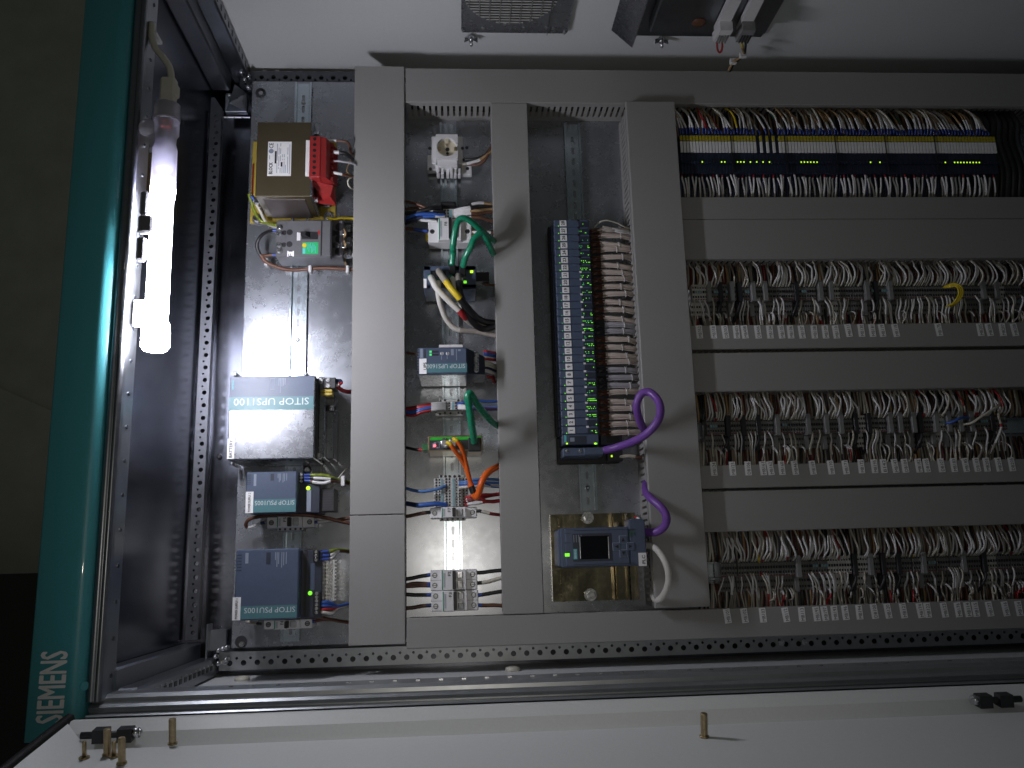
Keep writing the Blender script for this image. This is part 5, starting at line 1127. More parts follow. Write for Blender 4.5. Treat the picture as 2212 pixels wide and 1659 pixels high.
r = VJ.r(700, 1178, 900, 1275, .045); tb = t.part("terminal_box", B().box(r[0], r[1], .01, r[2], r[3], .046, .001), "device_dark")
r = VJ.r(755, 1200, 880, 1255, .046); t.part("recess", B().box(r[0], r[1], .0455, r[2], r[3], .0466), "black", tb)
r = VJ.r(355, 1300, 728, 1378, .085); cn = t.part("bus_connector", B().box(r[0], r[1], .02, r[2], r[3], .084, .0015), "device_blue")
r2 = VJ.r(548, 1302, 728, 1365, .0855); t.part("connector_lid", B().box(r2[0], r2[1], .083, r2[2], r2[3], .0858, .0008), "device_blue", cn)
for u in (393, 515): c = VJ.p(u, 1330, .085); screw(t, c.x, c.y, .0845, .0034, parent=cn)
r = VJ.r(305, 1180, 870, 1450, .02); t.part("backplane", B().box(xw - .002, r[1], .008, r[2], ylow - .001, .022, .001), "black")
c = VJ.p(795, 1390, .03); t.part("power_plug", B().box(c.x - .009, c.y - .009, .02, c.x + .022, c.y + .012, .042, .001), "charcoal")
t.part("status_light", B().box(c.x - .0015, c.y - .001, .042, c.x + .0015, c.y + .003, .0425), "led_lime")
cwire("red and white sleeved wire pair from the head station's power plug", VJ, [(850, 1392, .035), (890, 1385, .04), (950, 1378, .045), (1010, 1382, .045), (1070, 1395, .045), (1150, 1385, .04)], .0036, ["wire_red", "sleeve_cream", "wire_brown"], mis=[(.12, 0), (.55, 1), (1, 2)], group="cables at the head station")
solo("module_backplane", "black backplane edge behind the numbered modules, on the roof side", "backplane", B().box(xw - .004, ylow, .008, xw + .003, yt + .002, .030, .001), "black")
solo("clamp_carrier", "dark terminal base strip between the numbered modules and the wire bundles", "terminal base", B().box(xr + .0004, ylow, .008, xr + .030, yt - .012, .040, .001), "device_dark")
# wire bundles to the duct
xd = xa + .004
brng = random.Random(11)
for k in range(28):
    n_ = 28 - k; yc = y28 - pitch * k - .002 - brng.random() * .002
    if n_ == 28: yc -= .003
    t = Thing("wire_bundle", "tied bundle of taupe wires beside the module numbered %s" % word(n_), "wire bundle", (xr + .05, yc, 0), "tied wire bundles beside the numbered modules")
    slate = n_ in (9, 14, 15, 7, 8); m = "wire_slate" if slate else "wire_taupe"
    yd = yc - .002 + brng.uniform(-.005, .004) - (.010 if n_ in (16, 26) else 0); nw = 12 if n_ < 27 else 7
    xm = xr + .034 + brng.uniform(-.003, .003); xt_ = xr + .066 + brng.uniform(-.010, .010); ym = (yc * .4 + yd * .6)
    for i in range(nw):
        a_ = 2.399 * i; q_ = math.sqrt((i + .5) / nw); o1, o2 = q_ * math.cos(a_), q_ * math.sin(a_)
        sp = (i - (nw - 1) / 2) / nw * 2
        w_ = [(xr + .008, yc + sp * .0062, .036 + .008 * (i % 2)), (xr + .022, yc + o1 * .0056, .046 + o2 * .006), (xm, yc * .7 + yd * .3 + o1 * .0052, .052 + o2 * .0056),
              (xt_, ym + o1 * .0044, .053 + o2 * .0046), (xd - .010, yd + o1 * .0054, .049 + o2 * .005), (xd + .014, yd + o1 * .006, .038 + o2 * .004)]
        t.part("wire", B().tube(w_, .00185, 5, 3, mis=[(.22, 1), (1, 0)]), [m, "wire_brown" if not slate else "charcoal"])  # dark first stretch is shade put into the wire colour
    rg_ = [(xt_ + .0004 * k % 2, ym + .0062 * math.cos(k * math.pi / 5), .053 + .0064 * math.sin(k * math.pi / 5)) for k in range(11)]
    t.part("cable_tie", B().tube(rg_, .0009, 5, 2), "sleeve_white")
cwire("pale spare wires arching above the uppermost bundle", VI, [(500, 995, .05), (540, 955, .06), (590, 942, .065), (660, 960, .06), (720, 990, .055), (790, 1010, .045)], .0014, "wire_cream", group="spare wires above the bundles")
for i in range(3): cwire("white sleeved spare wire above the uppermost bundle, %s one" % ("first", "second", "third")[i], VI, [(560, 985 + i * 12, .06), (630, 1000 + i * 9, .066), (720, 1020 + i * 6, .062), (790, 1030 + i * 5, .045)], .0018, ["wire_grey", "sleeve_white"], group="spare wires above the bundles", mis=[(.3, 0), (1, 1)])
# purple cables
pp = [(728, 1328, .08), (800, 1312, .085), (900, 1282, .10), (1010, 1240, .13), (1110, 1185, .155), (1190, 1110, .17), (1245, 1020, .175), (1255, 930, .17), (1225, 850, .16), (1160, 790, .15), (1100, 790, .145), (1055, 840, .14), (1035, 920, .135), (1055, 1020, .12), (1090, 1110, .10), (1125, 1150, .07), (1160, 1170, .05)]
cwire("purple bus cable coiled in a loop over the duct", VJ, pp, .0075, "wire_purple", cat="cable", name="cable", n=12, seg=6, group="purple bus cables")
cwire("purple bus cable curving from the duct to the controller", VK, [(985, 385, .05), (978, 420, .07), (985, 470, .09), (1030, 520, .11), (1100, 580, .125), (1145, 650, .13), (1140, 720, .125), (1095, 770, .115), (1035, 788, .105), (965, 782, .09)], .0075, "wire_purple", cat="cable", name="cable", n=12, seg=6, group="purple bus cables")

# ---- controller on its brass coloured mounting rail
rg = VK.r(216, 635, 908, 1340, .012)
t = Thing("mounting_rail", "wide brass coloured profile rail behind the controller", "rail", (mid(rg)[0], mid(rg)[1], 0))
W = rg[2] - rg[0]; px_ = lambda f: rg[0] + W * f
prof = [(px_(0), .002), (px_(0), .012), (px_(.095), .012), (px_(.10), .020), (px_(.135), .020), (px_(.14), .010), (px_(.30), .0103), (px_(.70), .010), (px_(.708), .024), (px_(.722), .026), (px_(.735), .024), (px_(.745), .012), (px_(.86), .012), (px_(.868), .023), (px_(.884), .025), (px_(.90), .023), (px_(.908), .014), (px_(1), .014), (px_(1), .002)]
t.part("profile", B().sheet(prof, 1, rg[1], rg[3]), "gold_zinc")
for u, v in ((510, 668), (533, 1293)): c = VK.p(u, v, .013); t.part("bolt", B().cyl((c.x, c.y, .010), (c.x, c.y, .0125), .0120, n=20).cyl((c.x, c.y, .0125), (c.x, c.y, .020), .0075, n=6, smooth=False), "steel")
ZP = .122
r = VK.r(276, 745, 980, 1065, ZP)
t = Thing("controller", "blue grey programmable controller with a black screen and arrow keys", "controller", (mid(r)[0], mid(r)[1], 0))
hs = t.part("housing", B().box(r[0] + .004, r[1], .022, r[2], r[3], ZP - .004, .002), "device_blue")
fr = t.part("front", B().box(r[0] + .012, r[1] + .001, ZP - .0045, r[2] - .03, r[3] - .001, ZP, .002).box(r[0], r[1] + .002, .04, r[0] + .014, r[3] - .002, ZP - .006, .002), "device_blue")
t.part("terminal_cover", B().box(r[2] - .029, r[1] + .001, ZP - .0045, r[2] + .001, r[3] + .012, ZP - .001, .002).box(r[2] - .024, r[3] - .002, .05, r[2], r[3] + .014, ZP - .006, .002), "device_blue")
q = VK.r(388, 795, 706, 1020, ZP); sc_ = t.part("bezel", B().box(q[0], q[1], ZP - .001, q[2], q[3], ZP + .0008, .0006), "device_dark", fr)
q = VK.r(440, 815, 685, 1005, ZP); t.part("screen", B().box(q[0], q[1], ZP, q[2], q[3], ZP + .0014, .0004), "screen_glass", fr)
for u0, u1 in ((444, 450), (676, 681)): q = VK.r(u0, 822, u1, 1000, ZP); t.part("screen_edge", B().box(q[0], q[1], ZP, q[2], q[3], ZP + .0017), "mcb_window", fr)
q = VK.r(394, 922, 424, 1005, ZP); t.part("logo", B().box(q[0], q[1], ZP, q[2], q[3], ZP + .0012), "print_cyan", fr)
c = mid(q); t.text("SIEMENS", (c[0], c[1], ZP + .0016), (q[3] - q[1]) * .85, .0035, 90, "label_white", fr)
q = VK.r(394, 808, 430, 868, ZP); b = B()
for i in range(4): b.box(q[0] + i * .0045, q[1], ZP, q[0] + i * .0045 + .0012, q[3], ZP + .0012)
t.part("small_print", b, "print_grey", fr)
for (u, v), d in (((795, 845), 'u'), ((742, 902), 'l'), ((855, 900), 'r'), ((800, 957), 'd')):
    c = VK.p(u, v, ZP); k = t.part("arrow_key", B().box(c.x - .0072, c.y - .0072, ZP - .001, c.x + .0072, c.y + .0072, ZP + .0008, .0006).mi(1).box(c.x - .0064, c.y - .0064, ZP, c.x + .0064, c.y + .0064, ZP + .0011), ["print_grey", "device_blue"], fr)
    tri = {'u': ((-1, -1), (1, -1), (0, 1)), 'd': ((-1, 1), (0, -1), (1, 1)), 'l': ((1, -1), (1, 1), (-1, 0)), 'r': ((-1, -1), (1, 0), (-1, 1))}[d]
    t.part("arrow", B().prism([(c.x + a * .0034, c.y + e * .0034) for a, e in tri], 2, ZP + .001, ZP + .0015), "black", k)
c = VK.p(342, 970, ZP - .006); t.part("status_light", B().box(c.x - .004, c.y - .003, ZP - .007, c.x + .004, c.y + .003, ZP + .0006, .0005), "led_green", fr)
for v in (795, 870, 945): q = VK.r(322, v, 372, v + 4, ZP); t.part("groove", B().box(q[0], q[1], ZP - .001, q[2], q[3], ZP + .0004), "device_dark", fr)
for v in (765, 1040): q = VK.r(395, v, 890, v + 5, ZP); t.part("groove", B().box(q[0], q[1], ZP - .001, q[2], q[3], ZP + .0004), "device_dark", fr)
q = VK.r(922, 952, 986, 1060, ZP); st = t.part("sticker", B().box(q[0], q[1], ZP - .0012, q[2], q[3], ZP + .0003), "label_white"); c = mid(q); t.text("PLC", (c[0] + .002, c[1], ZP + .0007), (q[3] - q[1]) * .62, (q[2] - q[0]) * .40, 90, "print_dark", st, .01)
q = VK.r(845, 775, 890, 830, ZP); b = B()
for a, e in ((.1, .8), (.45, .3), (.75, .6)): z_ = sub(q, a, .05, a + .15, e); b.box(z_[0], z_[1], ZP, z_[2], z_[3], ZP + .0006)
t.part("small_print", b, "green_connector", fr)
cwire("white cable bowing out of the controller and back into the duct", VK, [(965, 895, .09), (1010, 895, .10), (1060, 918, .115), (1115, 985, .13), (1155, 1075, .135), (1165, 1170, .13), (1145, 1255, .12), (1105, 1320, .105), (1065, 1335, .09), (1040, 1300, .07), (1040, 1240, .05)], .0062, "wire_white", cat="cable", name="cable", n=10, seg=6)
cwire("thin white and red wire stub over the controller's end", VK, [(895, 660, .09), (925, 680, .10), (955, 715, .10), (970, 760, .09)], .0026, ["wire_red", "sleeve_white"], mis=[(.2, 0), (1, 1)])
# ================================================================== RELAY ROW
ZR = .086
xL = M1.p(165, 580, ZR).x; xR = N1.p(1790, 580, ZR).x
pit = (N1.p(1755, 580, ZR).x - M1.p(183, 580, ZR).x) / 100
def yy(v): return (M1.p(1000, v, ZR).y + N1.p(1000, v, ZR).y) / 2
rr = random.Random(5)
skip = {24, 26, 28, 30}
lit = {6, 12, 13, 17, 18, 19, 21, 23, 25, 27, 37, 38, 39, 40, 41, 42, 59, 62, 83, 86, 87, 88, 89, 90, 91, 92, 93, 94}
y_top, y_ft, y_y0, y_y1, y_w0, y_w1, y_b = yy(478), yy(540), yy(548), yy(606), yy(616), yy(742), yy(978)
proto = {}
def rlab(k, on): return "slim dark blue relay, %s from the raised cover, %s" % (nth(k + 1), "green lamp lit" if on else "lamp unlit")
for k in range(101):
    x0 = xL + k * pit; on = k in lit
    base = proto.get(on)
    if base is None:
        t = Thing("slim_relay", rlab(k, on), "relay", (x0, y_b, 0), "row of slim relays under the right side duct")
        bd = t.part("body", B().box(x0 + .0001, y_b, .01, x0 + pit - .0002, y_w1 - .0005, ZR - .004, .0006).box(x0 + .0001, y_w1, .01, x0 + pit - .0002, y_ft + .001, ZR - .002, .0006).box(x0 + .0006, y_b + .020, ZR - .005, x0 + pit - .0006, y_b + .026, ZR + .001, .0005), "relay_blue")
        ty = t.part("yellow_tag", B().box(x0 + .0006, y_y1, ZR - .003, x0 + pit - .0009, y_y0, ZR + .0005, .0003), "yellow_tag")
        tw = t.part("white_tag", B().box(x0 + .0006, y_w1, ZR - .003, x0 + pit - .0009, y_w0, ZR + .0005, .0003), "label_white")
        parts = [bd, ty, tw]
        if on: parts.append(t.part("status_light", B().box(x0 + .0022, y_b + .0215, ZR, x0 + pit - .0024, y_b + .0242, ZR + .0016), "led_lime"))
        proto[on] = (t, parts, x0)
    else:
        t0, parts, xb0 = base
        root = t0.root.copy(); root["label"] = rlab(k, on); sc.collection.objects.link(root)
        root.matrix_world = MW @ Matrix.Translation(t0.o + Vector((x0 - xb0, 0, 0)))
        for p in parts:
            if k in skip and p.name.startswith(("yellow", "white")): continue
            c = p.copy(); sc.collection.objects.link(c); c.parent = root
for k in (16, 33, 49, 65, 81):
    x0 = xL + k * pit
    solo("separator_plate", "thin black separator plate in the relay row, %s from the wide raised cover" % {16: "first", 33: "second", 49: "third", 65: "fourth", 81: "fifth"}[k], "separator", B().box(x0 - .0006, y_b + .002, .01, x0 + .0004, y_y0 + .003, ZR + .0022), "black", "separator plates in the relay row")

# ================================================================== TERMINAL ROWS
XSPLIT = .73
far = B(); FAR = ["sleeve_white", "wire_grey", "wire_cream", "wire_tan", "wire_red", "wire_black", "ferrule_blue", "wire_navy", "wire_yellow", "sleeve_cream", "wire_dkgreen", "wire_brown", "wire_dkred"]
fi = {m: i for i, m in enumerate(FAR)}
count = 0; nthc = {}
def row_wire(pts, r, segs, label, group, name="terminal_wire"):
    global count
    x = pts[0][0]
    ms = []; mis = []
    for lim, m in segs:
        if m not in ms: ms.append(m)
        mis.append((lim, ms.index(m)))
    if x < XSPLIT:
        count += 1; nthc[label] = nthc.get(label, 0) + 1
        solo(name, label % nth(nthc[label]), "wire", B().tube(pts, r, 5, 3, mis), ms, group)
    else:
        far.tube(pts, r, 5, 3, [(lim, fi[ms[i]]) for lim, i in mis])
# relay row wires
wr = random.Random(21)
ytop, ybot = .9312, .7215
for k in range(100):
    x = xL + (k + .5) * pit
    if k in skip: continue
    c = wr.random(); lean = -.009 + wr.uniform(-.012, .008) + .006 * math.sin(k * .35)
    core = "wire_red" if k in (8, 9, 13) else "wire_yellow" if k == 18 else "wire_dkgreen" if k in (5, 33, 72) else "wire_tan" if c < .46 or (30 < k < 66 and c < .68) else "wire_cream" if c < .9 else "wire_grey"
    zz = .070 + wr.uniform(-.006, .010)
    pts = [(x, y_ft + .004, ZR - .008), (x + .0005, y_ft - .002 + .010, ZR - .004), (x + lean * .25, y_ft + .022, zz + .01), (x + lean * .7 + wr.uniform(-.003, .003), (y_ft + ytop) / 2 + .012, zz + .004), (x + lean + wr.uniform(-.004, .002), ytop - .004, zz - .012), (x + lean, ytop + .014, .045)]
    sl = .60 if wr.random() < .22 else .34
    row_wire(pts, .0021 if c > .3 else .0019, [(.16, "ferrule_blue"), (sl, "sleeve_white" if core not in ("wire_red", "wire_yellow") else core), (1, core)], "sleeved wire curving up from the relay row, %s from the raised cover", "wires above the relay row", "relay_wire")
for k in range(94):
    x = xL + (k * 1.065 + .5) * pit; lean = wr.uniform(.001, .010); b_ = wr.uniform(-.004, .004)
    zz = .066 + wr.uniform(-.01, .008)
    pts = [(x, y_b + .003, ZR - .012), (x + b_ * .3, y_b - .006, zz + .006), (x + lean * .5 + b_, y_b - .022, zz + .002), (x + lean + b_ * 1.5, y_b - .040, zz - .008), (x + lean * .6, ybot + .002, .052), (x + lean * .3, ybot - .012, .042)]
    row_wire(pts, .0020, [(.10, "wire_red" if k % 3 == 0 else "wire_black"), (.56, "sleeve_white"), (1, "wire_cream" if wr.random() < .5 else "wire_grey")], "white sleeved wire running down from the relay row, %s from the raised cover", "wires below the relay row", "relay_wire")
for k in range(60):     # dark blue wires lying behind
    x = xL + .006 + k * .0104 + wr.uniform(-.002, .002)
    row_wire([(x, y_b + .004, .05), (x + .003, y_b - .02, .036), (x + wr.uniform(-.003, .006), ybot + .01, .03), (x, ybot - .01, .03)], .0027, [(1, "wire_navy")], "navy wire behind the white sleeves under the relays, %s from the raised cover", "navy wires behind the relay row", "relay_wire")

x = xs + .016
while x < xR - .01:
    for lay in range(2):
        s_ = wr.uniform(-.010, .004); z_ = .02 + .018 * lay + wr.uniform(0, .008)
        far.tube([(x, y_ft + .004, z_), (x + s_ * .4, y_ft + .02, z_ + .008), (x + s_, ytop + .012, z_)], .0024, 4, 2, [(1, fi[wr.choice(("wire_tan", "wire_brown", "wire_black", "wire_black", "wire_grey"))])])
    x += .0055
# end bracket and terminal block prototypes, as flat data shared by all copies
def block_mesh(teal=False, lightm=True):
    b = B(); w = .0050
    b.box(0, -.018, .0, w - .0003, .016, .045, .0005).box(0, -.046, .0, w - .0003, -.0182, .030, .0005).box(0, -.004, .044, w - .0003, .002, .048, .0003)
    b.mi(1)
    for y, z in ((.0095, .0454), (-.0105, .0454), (-.0275, .0304), (-.039, .0304)): b.box(.0008, y - .0022, z - .002, w - .0012, y + .0022, z)
    b.mi(2).box(.0004, -.0035, .0478, w - .0007, .0015, .0484)
    b.mi(3).box(.0008, -.0172, .0448, w - .0012, -.0152, .0453)
    return b.mesh("terminal", ["terminal_grey" if not lightm else "terminal_light", "black", "black" if not teal else "terminal_teal", "wire_dark_red"], (0, 0, 0))
BM = {(a, c): block_mesh(a, c) for a in (0, 1) for c in (0, 1)}
bb_ = B().box(0, -.022, 0, .0095, .020, .054, .001).box(0, -.05, 0, .0095, -.022, .036, .001); BRG = bb_.mesh("end_bracket", ["bracket_grey"], (0, 0, 0))
bb_ = B().box(0, -.022, 0, .0095, .020, .050, .001).box(0, -.05, 0, .0095, -.022, .034, .001).tube([(.005, -.02, .045), (.002, -.03, .05), (-.004, -.045, .045), (-.006, -.06, .03)], .003, 6); BRK = bb_.mesh("end_bracket", ["charcoal"], (0, 0, 0))
def terminal_row(names, xs_, yc, ytop, ybot, rowlabel, seed, red, dense, style):
    tr_ = random.Random(seed); xs_ = sorted(zip(xs_, names)); allx = []
    for i, (x, nm) in enumerate(xs_):
        nx = xs_[i + 1][0] if i + 1 < len(xs_) else x + .035
        gap = min(nx - x, .145); nb = max(2, int((gap - .006) / .0052)); nb = min(nb, 28)
        x0 = x - .010
        t = Thing("terminal_strip", "terminal strip in line with the tag %s %s" % (nm, rowlabel), "terminal strip", (x0, yc, 0), "grey terminal strips on the right hand rows")
        lightm = 1 if tr_.random() < (.22 if style == 2 else .12) else 0; teal = tr_.random() < .18
        brk = tr_.random() < (.35 if style == 2 else .75) and i > 0; kb = 0
        if brk:
            o = t.part("end_bracket", BRG if tr_.random() < .6 else BRK, None); o.location = (0, 0, 0.006); kb = .0102
        m_ = 0
        while x0 + kb + m_ * .0052 < nx - .0125 and m_ < nb + 3:
            o = t.part("terminal", BM[(1 if teal and 1 <= m_ <= 3 else 0, lightm)], None); o.location = (kb + m_ * .0052, 0, 0.006); allx.append(x0 + kb + m_ * .0052 + .0024); m_ += 1
    for x in allx:
        if tr_.random() < dense:
            c = tr_.random(); lean = .007 * math.sin(x * 61 + seed) + tr_.uniform(-.009, .009); zz = .058 + tr_.uniform(-.006, .012)
            core = "wire_red" if c < red * .5 else "wire_yellow" if c < red * .5 + .015 else "wire_grey" if c < .45 else "wire_cream"
            w0 = tr_.random() < .75
            pts = [(x, yc + .0095, .049), (x + tr_.uniform(-.001, .001), yc + .018, zz), (x + lean * .4, yc + .030, zz + .006), (x + lean * .8 + tr_.uniform(-.005, .005), (yc + ytop) / 2 + .016, zz), (x + lean + tr_.uniform(-.003, .003), ytop - .002, zz - .010), (x + lean, ytop + .014, .042)]
            row_wire(pts, tr_.choice((.0015, .0018, .0021)), [(.12, core if c < red else "wire_cream"), (.66 if w0 else .30, "sleeve_white" if w0 else "wire_cream"), (1, core)], "wire rising from the terminals " + rowlabel + ", %s from the cover", "upper wires " + rowlabel)
        if tr_.random() < dense * .95:
            c = tr_.random(); lean = .006 * math.sin(x * 53 + seed) + tr_.uniform(-.008, .009); zz = .050 + tr_.uniform(-.006, .010)
            core = "wire_red" if c < red else "wire_black" if c < red + .06 else "wire_grey" if c < .55 else "wire_cream"
            low = tr_.random() < .4; ys = yc - .039 if low else yc - .0105
            pts = [(x, ys, .034 if low else .049), (x + lean * .2, ys - .010, zz), (x + lean * .6, ys - .022, zz + .002), (x + lean, max(ybot + .010, ys - .040), zz - .006), (x + lean * .8 + tr_.uniform(-.003, .003), ybot - .001, .046), (x + lean * .7, ybot - .014, .038)]
            row_wire(pts, tr_.choice((.0014, .0017, .0020)), [(.08, core), (.55 if not low else .40, "sleeve_white" if tr_.random() < .75 else "sleeve_cream"), (1, core)], "wire dropping from the terminals " + rowlabel + ", %s from the cover", "lower wires " + rowlabel)
    x = xs + .016
    while x < 1.26:          # the layers of wire lying deeper, behind the others
        for up in (1, 0):
            for lay in range(2):
                X = x + tr_.uniform(-.003, .003); m = tr_.choice(("wire_grey", "wire_grey", "wire_grey", "wire_cream", "wire_brown", "wire_brown", "wire_black", "wire_black", "wire_tan", "wire_dkred"))
                z_ = .016 + .012 * lay + tr_.uniform(0, .006); s_ = tr_.uniform(-.008, .008)
                if up: far.tube([(X, yc + .012, z_), (X + s_ * .5, yc + .03, z_ + .006), (X + s_, ytop + .012, z_)], .0024, 4, 2, [(1, fi[m])])
                else: far.tube([(X, yc - .03, z_), (X + s_ * .5, (yc - .046 + ybot) / 2, z_ + .004), (X + s_, ybot - .012, z_)], .0024, 4, 2, [(1, fi[m])])
        x += .0062
def tagx(view, us, z=.055): return [view.p(u, 900, z).x for u in us]
X2 = tagx(M2, (415, 587, 735, 873, 975, 1138, 1287, 1428, 1542, 1680, 1835, 1972, 2102)) + tagx(N2, (45, 203, 338, 460, 627, 1160, 1672, 1783, 1947, 2095))
X3 = tagx(M3, (435, 667, 858, 1043, 1135, 1275, 1438, 1655, 1882, 2063)) + tagx(N3, (202, 365, 480, 620, 742, 910, 1008, 1190, 1345, 1490, 1627, 1750, 1900))
X4 = tagx(M4, (425, 627, 843, 1113, 1303, 1475, 1573, 1687, 1815, 1980)) + tagx(N4, (347, 507, 690, 888, 975, 1172, 1335, 1448, 1540, 1705, 1893, 2050))
terminal_row(T2 + T2b, X2, M2.p(1000, 600, .05).y, .5870, .4480, "in the row under the relays", 31, .06, .86, 1)
terminal_row(T3 + T3b[:13], X3, M3.p(1000, 665, .05).y, .3135, .1690, "in the middle terminal row", 37, .15, .86, 1)
terminal_row(T4 + T4b, X4, M4.p(1000, 790, .05).y, .0425, -.0980, "in the lowest terminal row", 41, .09, .86, 2)
# yellow jumpers and odd wires
g = "yellow jumper wires in the row under the relays"
for i in range(3):
    cwire("yellow jumper looping at the row under the relays, %s of three" % ("outermost", "middle", "innermost")[i], N2, [(1215 + i * 8, 545, .055), (1290, 512 - i * 0 + i * 14, .072), (1370, 500 + i * 16, .08), (1440 - i * 22, 545 + i * 8, .085), (1455 - i * 24, 620, .085), (1415 - i * 22, 700, .08), (1360 - i * 20, 750, .07), (1300 - i * 30, 785, .05)], .0019, "wire_yellow", group=g)
cwire("long pale loose wire crossing the end of the middle terminal row", N3, [(1430, 655, .055), (1560, 640, .07), (1700, 550, .08), (1830, 470, .08), (1905, 420, .07), (1900, 320, .06), (1865, 180, .04)], .0024, "wire_cream")
cwire("bright blue loose wire at the middle terminal row", N3, [(1250, 645, .055), (1330, 625, .065), (1400, 590, .07), (1470, 570, .065), (1550, 578, .05)], .0030, "wire_blue")
cwire("pale wire with red joint hanging at the end of the middle terminal row", N3, [(1900, 470, .06), (1900, 560, .065), (1925, 650, .07), (1925, 720, .07), (1870, 860, .06), (1810, 990, .055), (1770, 1055, .04)], .0024, ["wire_cream", "wire_red", "sleeve_white", "wire_grey"], mis=[(.30, 0), (.37, 1), (.68, 2), (1, 3)])
cwire("yellow stub wire standing on a middle terminal of the lowest row", M4, [(795, 655, .05), (795, 700, .062), (800, 745, .05)], .0022, "wire_yellow")
for i, (x, l) in enumerate(((1.118, "first"), (1.131, "second"), (1.146, "third"), (1.158, "fourth"), (1.172, "fifth"), (1.186, "sixth"), (1.20, "seventh"))):
    x += .012; solo("cable", "thick black cable at the end of the relay row, %s past the last relay" % l, "cable", B().tube([(x, .945, .04), (x + .006, .90, .062), (x - .004, .85, .068), (x + .008, .79, .066), (x + .010, .74, .05), (x + .01, .70, .04)], .0078, 8, 4), "wire_black" if i % 3 else "charcoal", "added black tubes in the dark space past the relays")  # black tubes added to darken the empty space past the relays
far_o = solo("wire", "mass of thin wires at the far end of the rows and behind the nearer wires", "wires", far, FAR, kind="stuff")
# rails under the rows
for lab, yc in (("steel rail under the slim relays", (y_b + y_ft) / 2), ("steel rail under the first terminal row", M2.p(1000, 610, .03).y - .004), ("steel rail under the middle terminal row", M3.p(1000, 670, .03).y - .004), ("steel rail under the lowest terminal row", M4.p(1000, 800, .03).y - .004)):
    t = Thing("mounting_rail", lab, "rail", (.9, yc, 0), "slotted steel mounting rails")
    b = B().sheet([(yc - .0175, .0068), (yc - .0175, .0076), (yc - .0135, .0076), (yc - .0125, .0018), (yc + .0125, .0018), (yc + .0135, .0076), (yc + .0175, .0076), (yc + .0175, .0068)], 0, xs + .02, 1.30)
    t.part("channel", b, "rail_metal")

# ================================================================== UNITS ON THE SIDE PANEL
YW = YT
def wallbox(t, name, x0, x1, z0, z1, d0, d1, m, bev=.001, parent=None): return t.part(name, B().box(x0, YW - d1, z0, x1, YW - d0, z1, bev), m, parent)
dp = .012
a0 = onY(*VL.q(150, 190), YW - dp); a1 = onY(*VL.q(762, 200), YW - dp)
x0, x1, z0 = a0.x, a1.x, (a0.z + a1.z) / 2; z1 = z0 + (x1 - x0) * 1.05
t = Thing("filter_fan", "square steel filter fan with a round wire grille on the side panel", "fan", (mid((x0, z0, x1, z1))[0], YW, (z0 + z1) / 2))
wallbox(t, "frame", x0, x1, z0, z1, .0005, dp, "brushed_steel", .003)
cxw, czw = x0 + (x1 - x0) * .44, z0 + (z1 - z0) * .56; Rg = abs(onY(*VL.q(400, 135), YW - dp).z - czw) * .97
b = B().lathe((cxw, YW - dp, czw), (0, -1, 0), [(0, Rg), (.0004, Rg)], 40); t.part("fan_opening", b, "black")
nb = 22
for i in range(nb):
    zz = czw - Rg + 2 * Rg * (i + .5) / nb; hw = math.sqrt(max(0, Rg ** 2 - (zz - czw) ** 2))
    if hw > .01: t.part("grille_bar", B().box(cxw - hw, YW - dp - .003, zz - .0011, cxw + hw, YW - dp - .0012, zz + .0011), "terminal_light")
for i in range(9):
    xx = cxw - Rg + 2 * Rg * (i + .5) / 9; hw = math.sqrt(max(0, Rg ** 2 - (xx - cxw) ** 2))
    if hw > .01: t.part("grille_bar", B().box(xx - .0010, YW - dp - .0045, czw - hw, xx + .0010, YW - dp - .003, czw + hw), "steel")
for u, v in ((160, 170), (275, 158), (400, 135), (510, 160), (745, 185), (640, 158), (680, 160)):
    c = onY(*VL.q(u, v), YW - dp); t.part("screw", B().cyl((c.x, YW - dp, c.z), (c.x, YW - dp - .003, c.z), .0032, n=10), "steel")
xe = x0 + (x1 - x0) * .80; t.part("fold", B().box(xe, YW - dp - .006, z0 + .004, xe + .001, YW - dp, z1), "frame_metal")
# second unit
dp2 = .05
b0 = onY(*VL.q(1105, 208), YW - .012); b1 = onY(*VL.q(1745, 215), YW - .012); x0, x1 = b0.x, b1.x; z0 = (b0.z + b1.z) / 2
t = Thing("fan_unit", "steel fan box with two clipped connectors on the side panel", "fan", ((x0 + x1) / 2, YW, z0 + .1))
wallbox(t, "flange", x0 - .01, x1 + .05, z0, z0 + .30, .0005, .012, "frame_metal", .002)
wallbox(t, "casing", x0 + .035, x1 + .04, z0 + .045, z0 + .30, .012, .035, "frame_metal", .003)
fx0 = onY(*VL.q(1015, 200), YW - .01).x
t.part("side_guard", B().hexa([(fx0, YW - .001, z0 + .003), (fx0 + .002, YW - .001, z0 + .003), (fx0 + .002, YW - .001, z0 + .3), (fx0, YW - .001, z0 + .3), (fx0 + .040, YW - .040, z0 + .003), (fx0 + .042, YW - .040, z0 + .003), (fx0 + .042, YW - .040, z0 + .3), (fx0 + .040, YW - .040, z0 + .3)]), "brushed_steel")
c = onY(*VL.q(1520, 130), YW - .036); t.part("grommet", B().lathe((c.x, YW - .035, c.z), (0, -1, 0), [(0, .014), (.003, .013), (.004, .007)], 18), "wire_brown")
cons = []
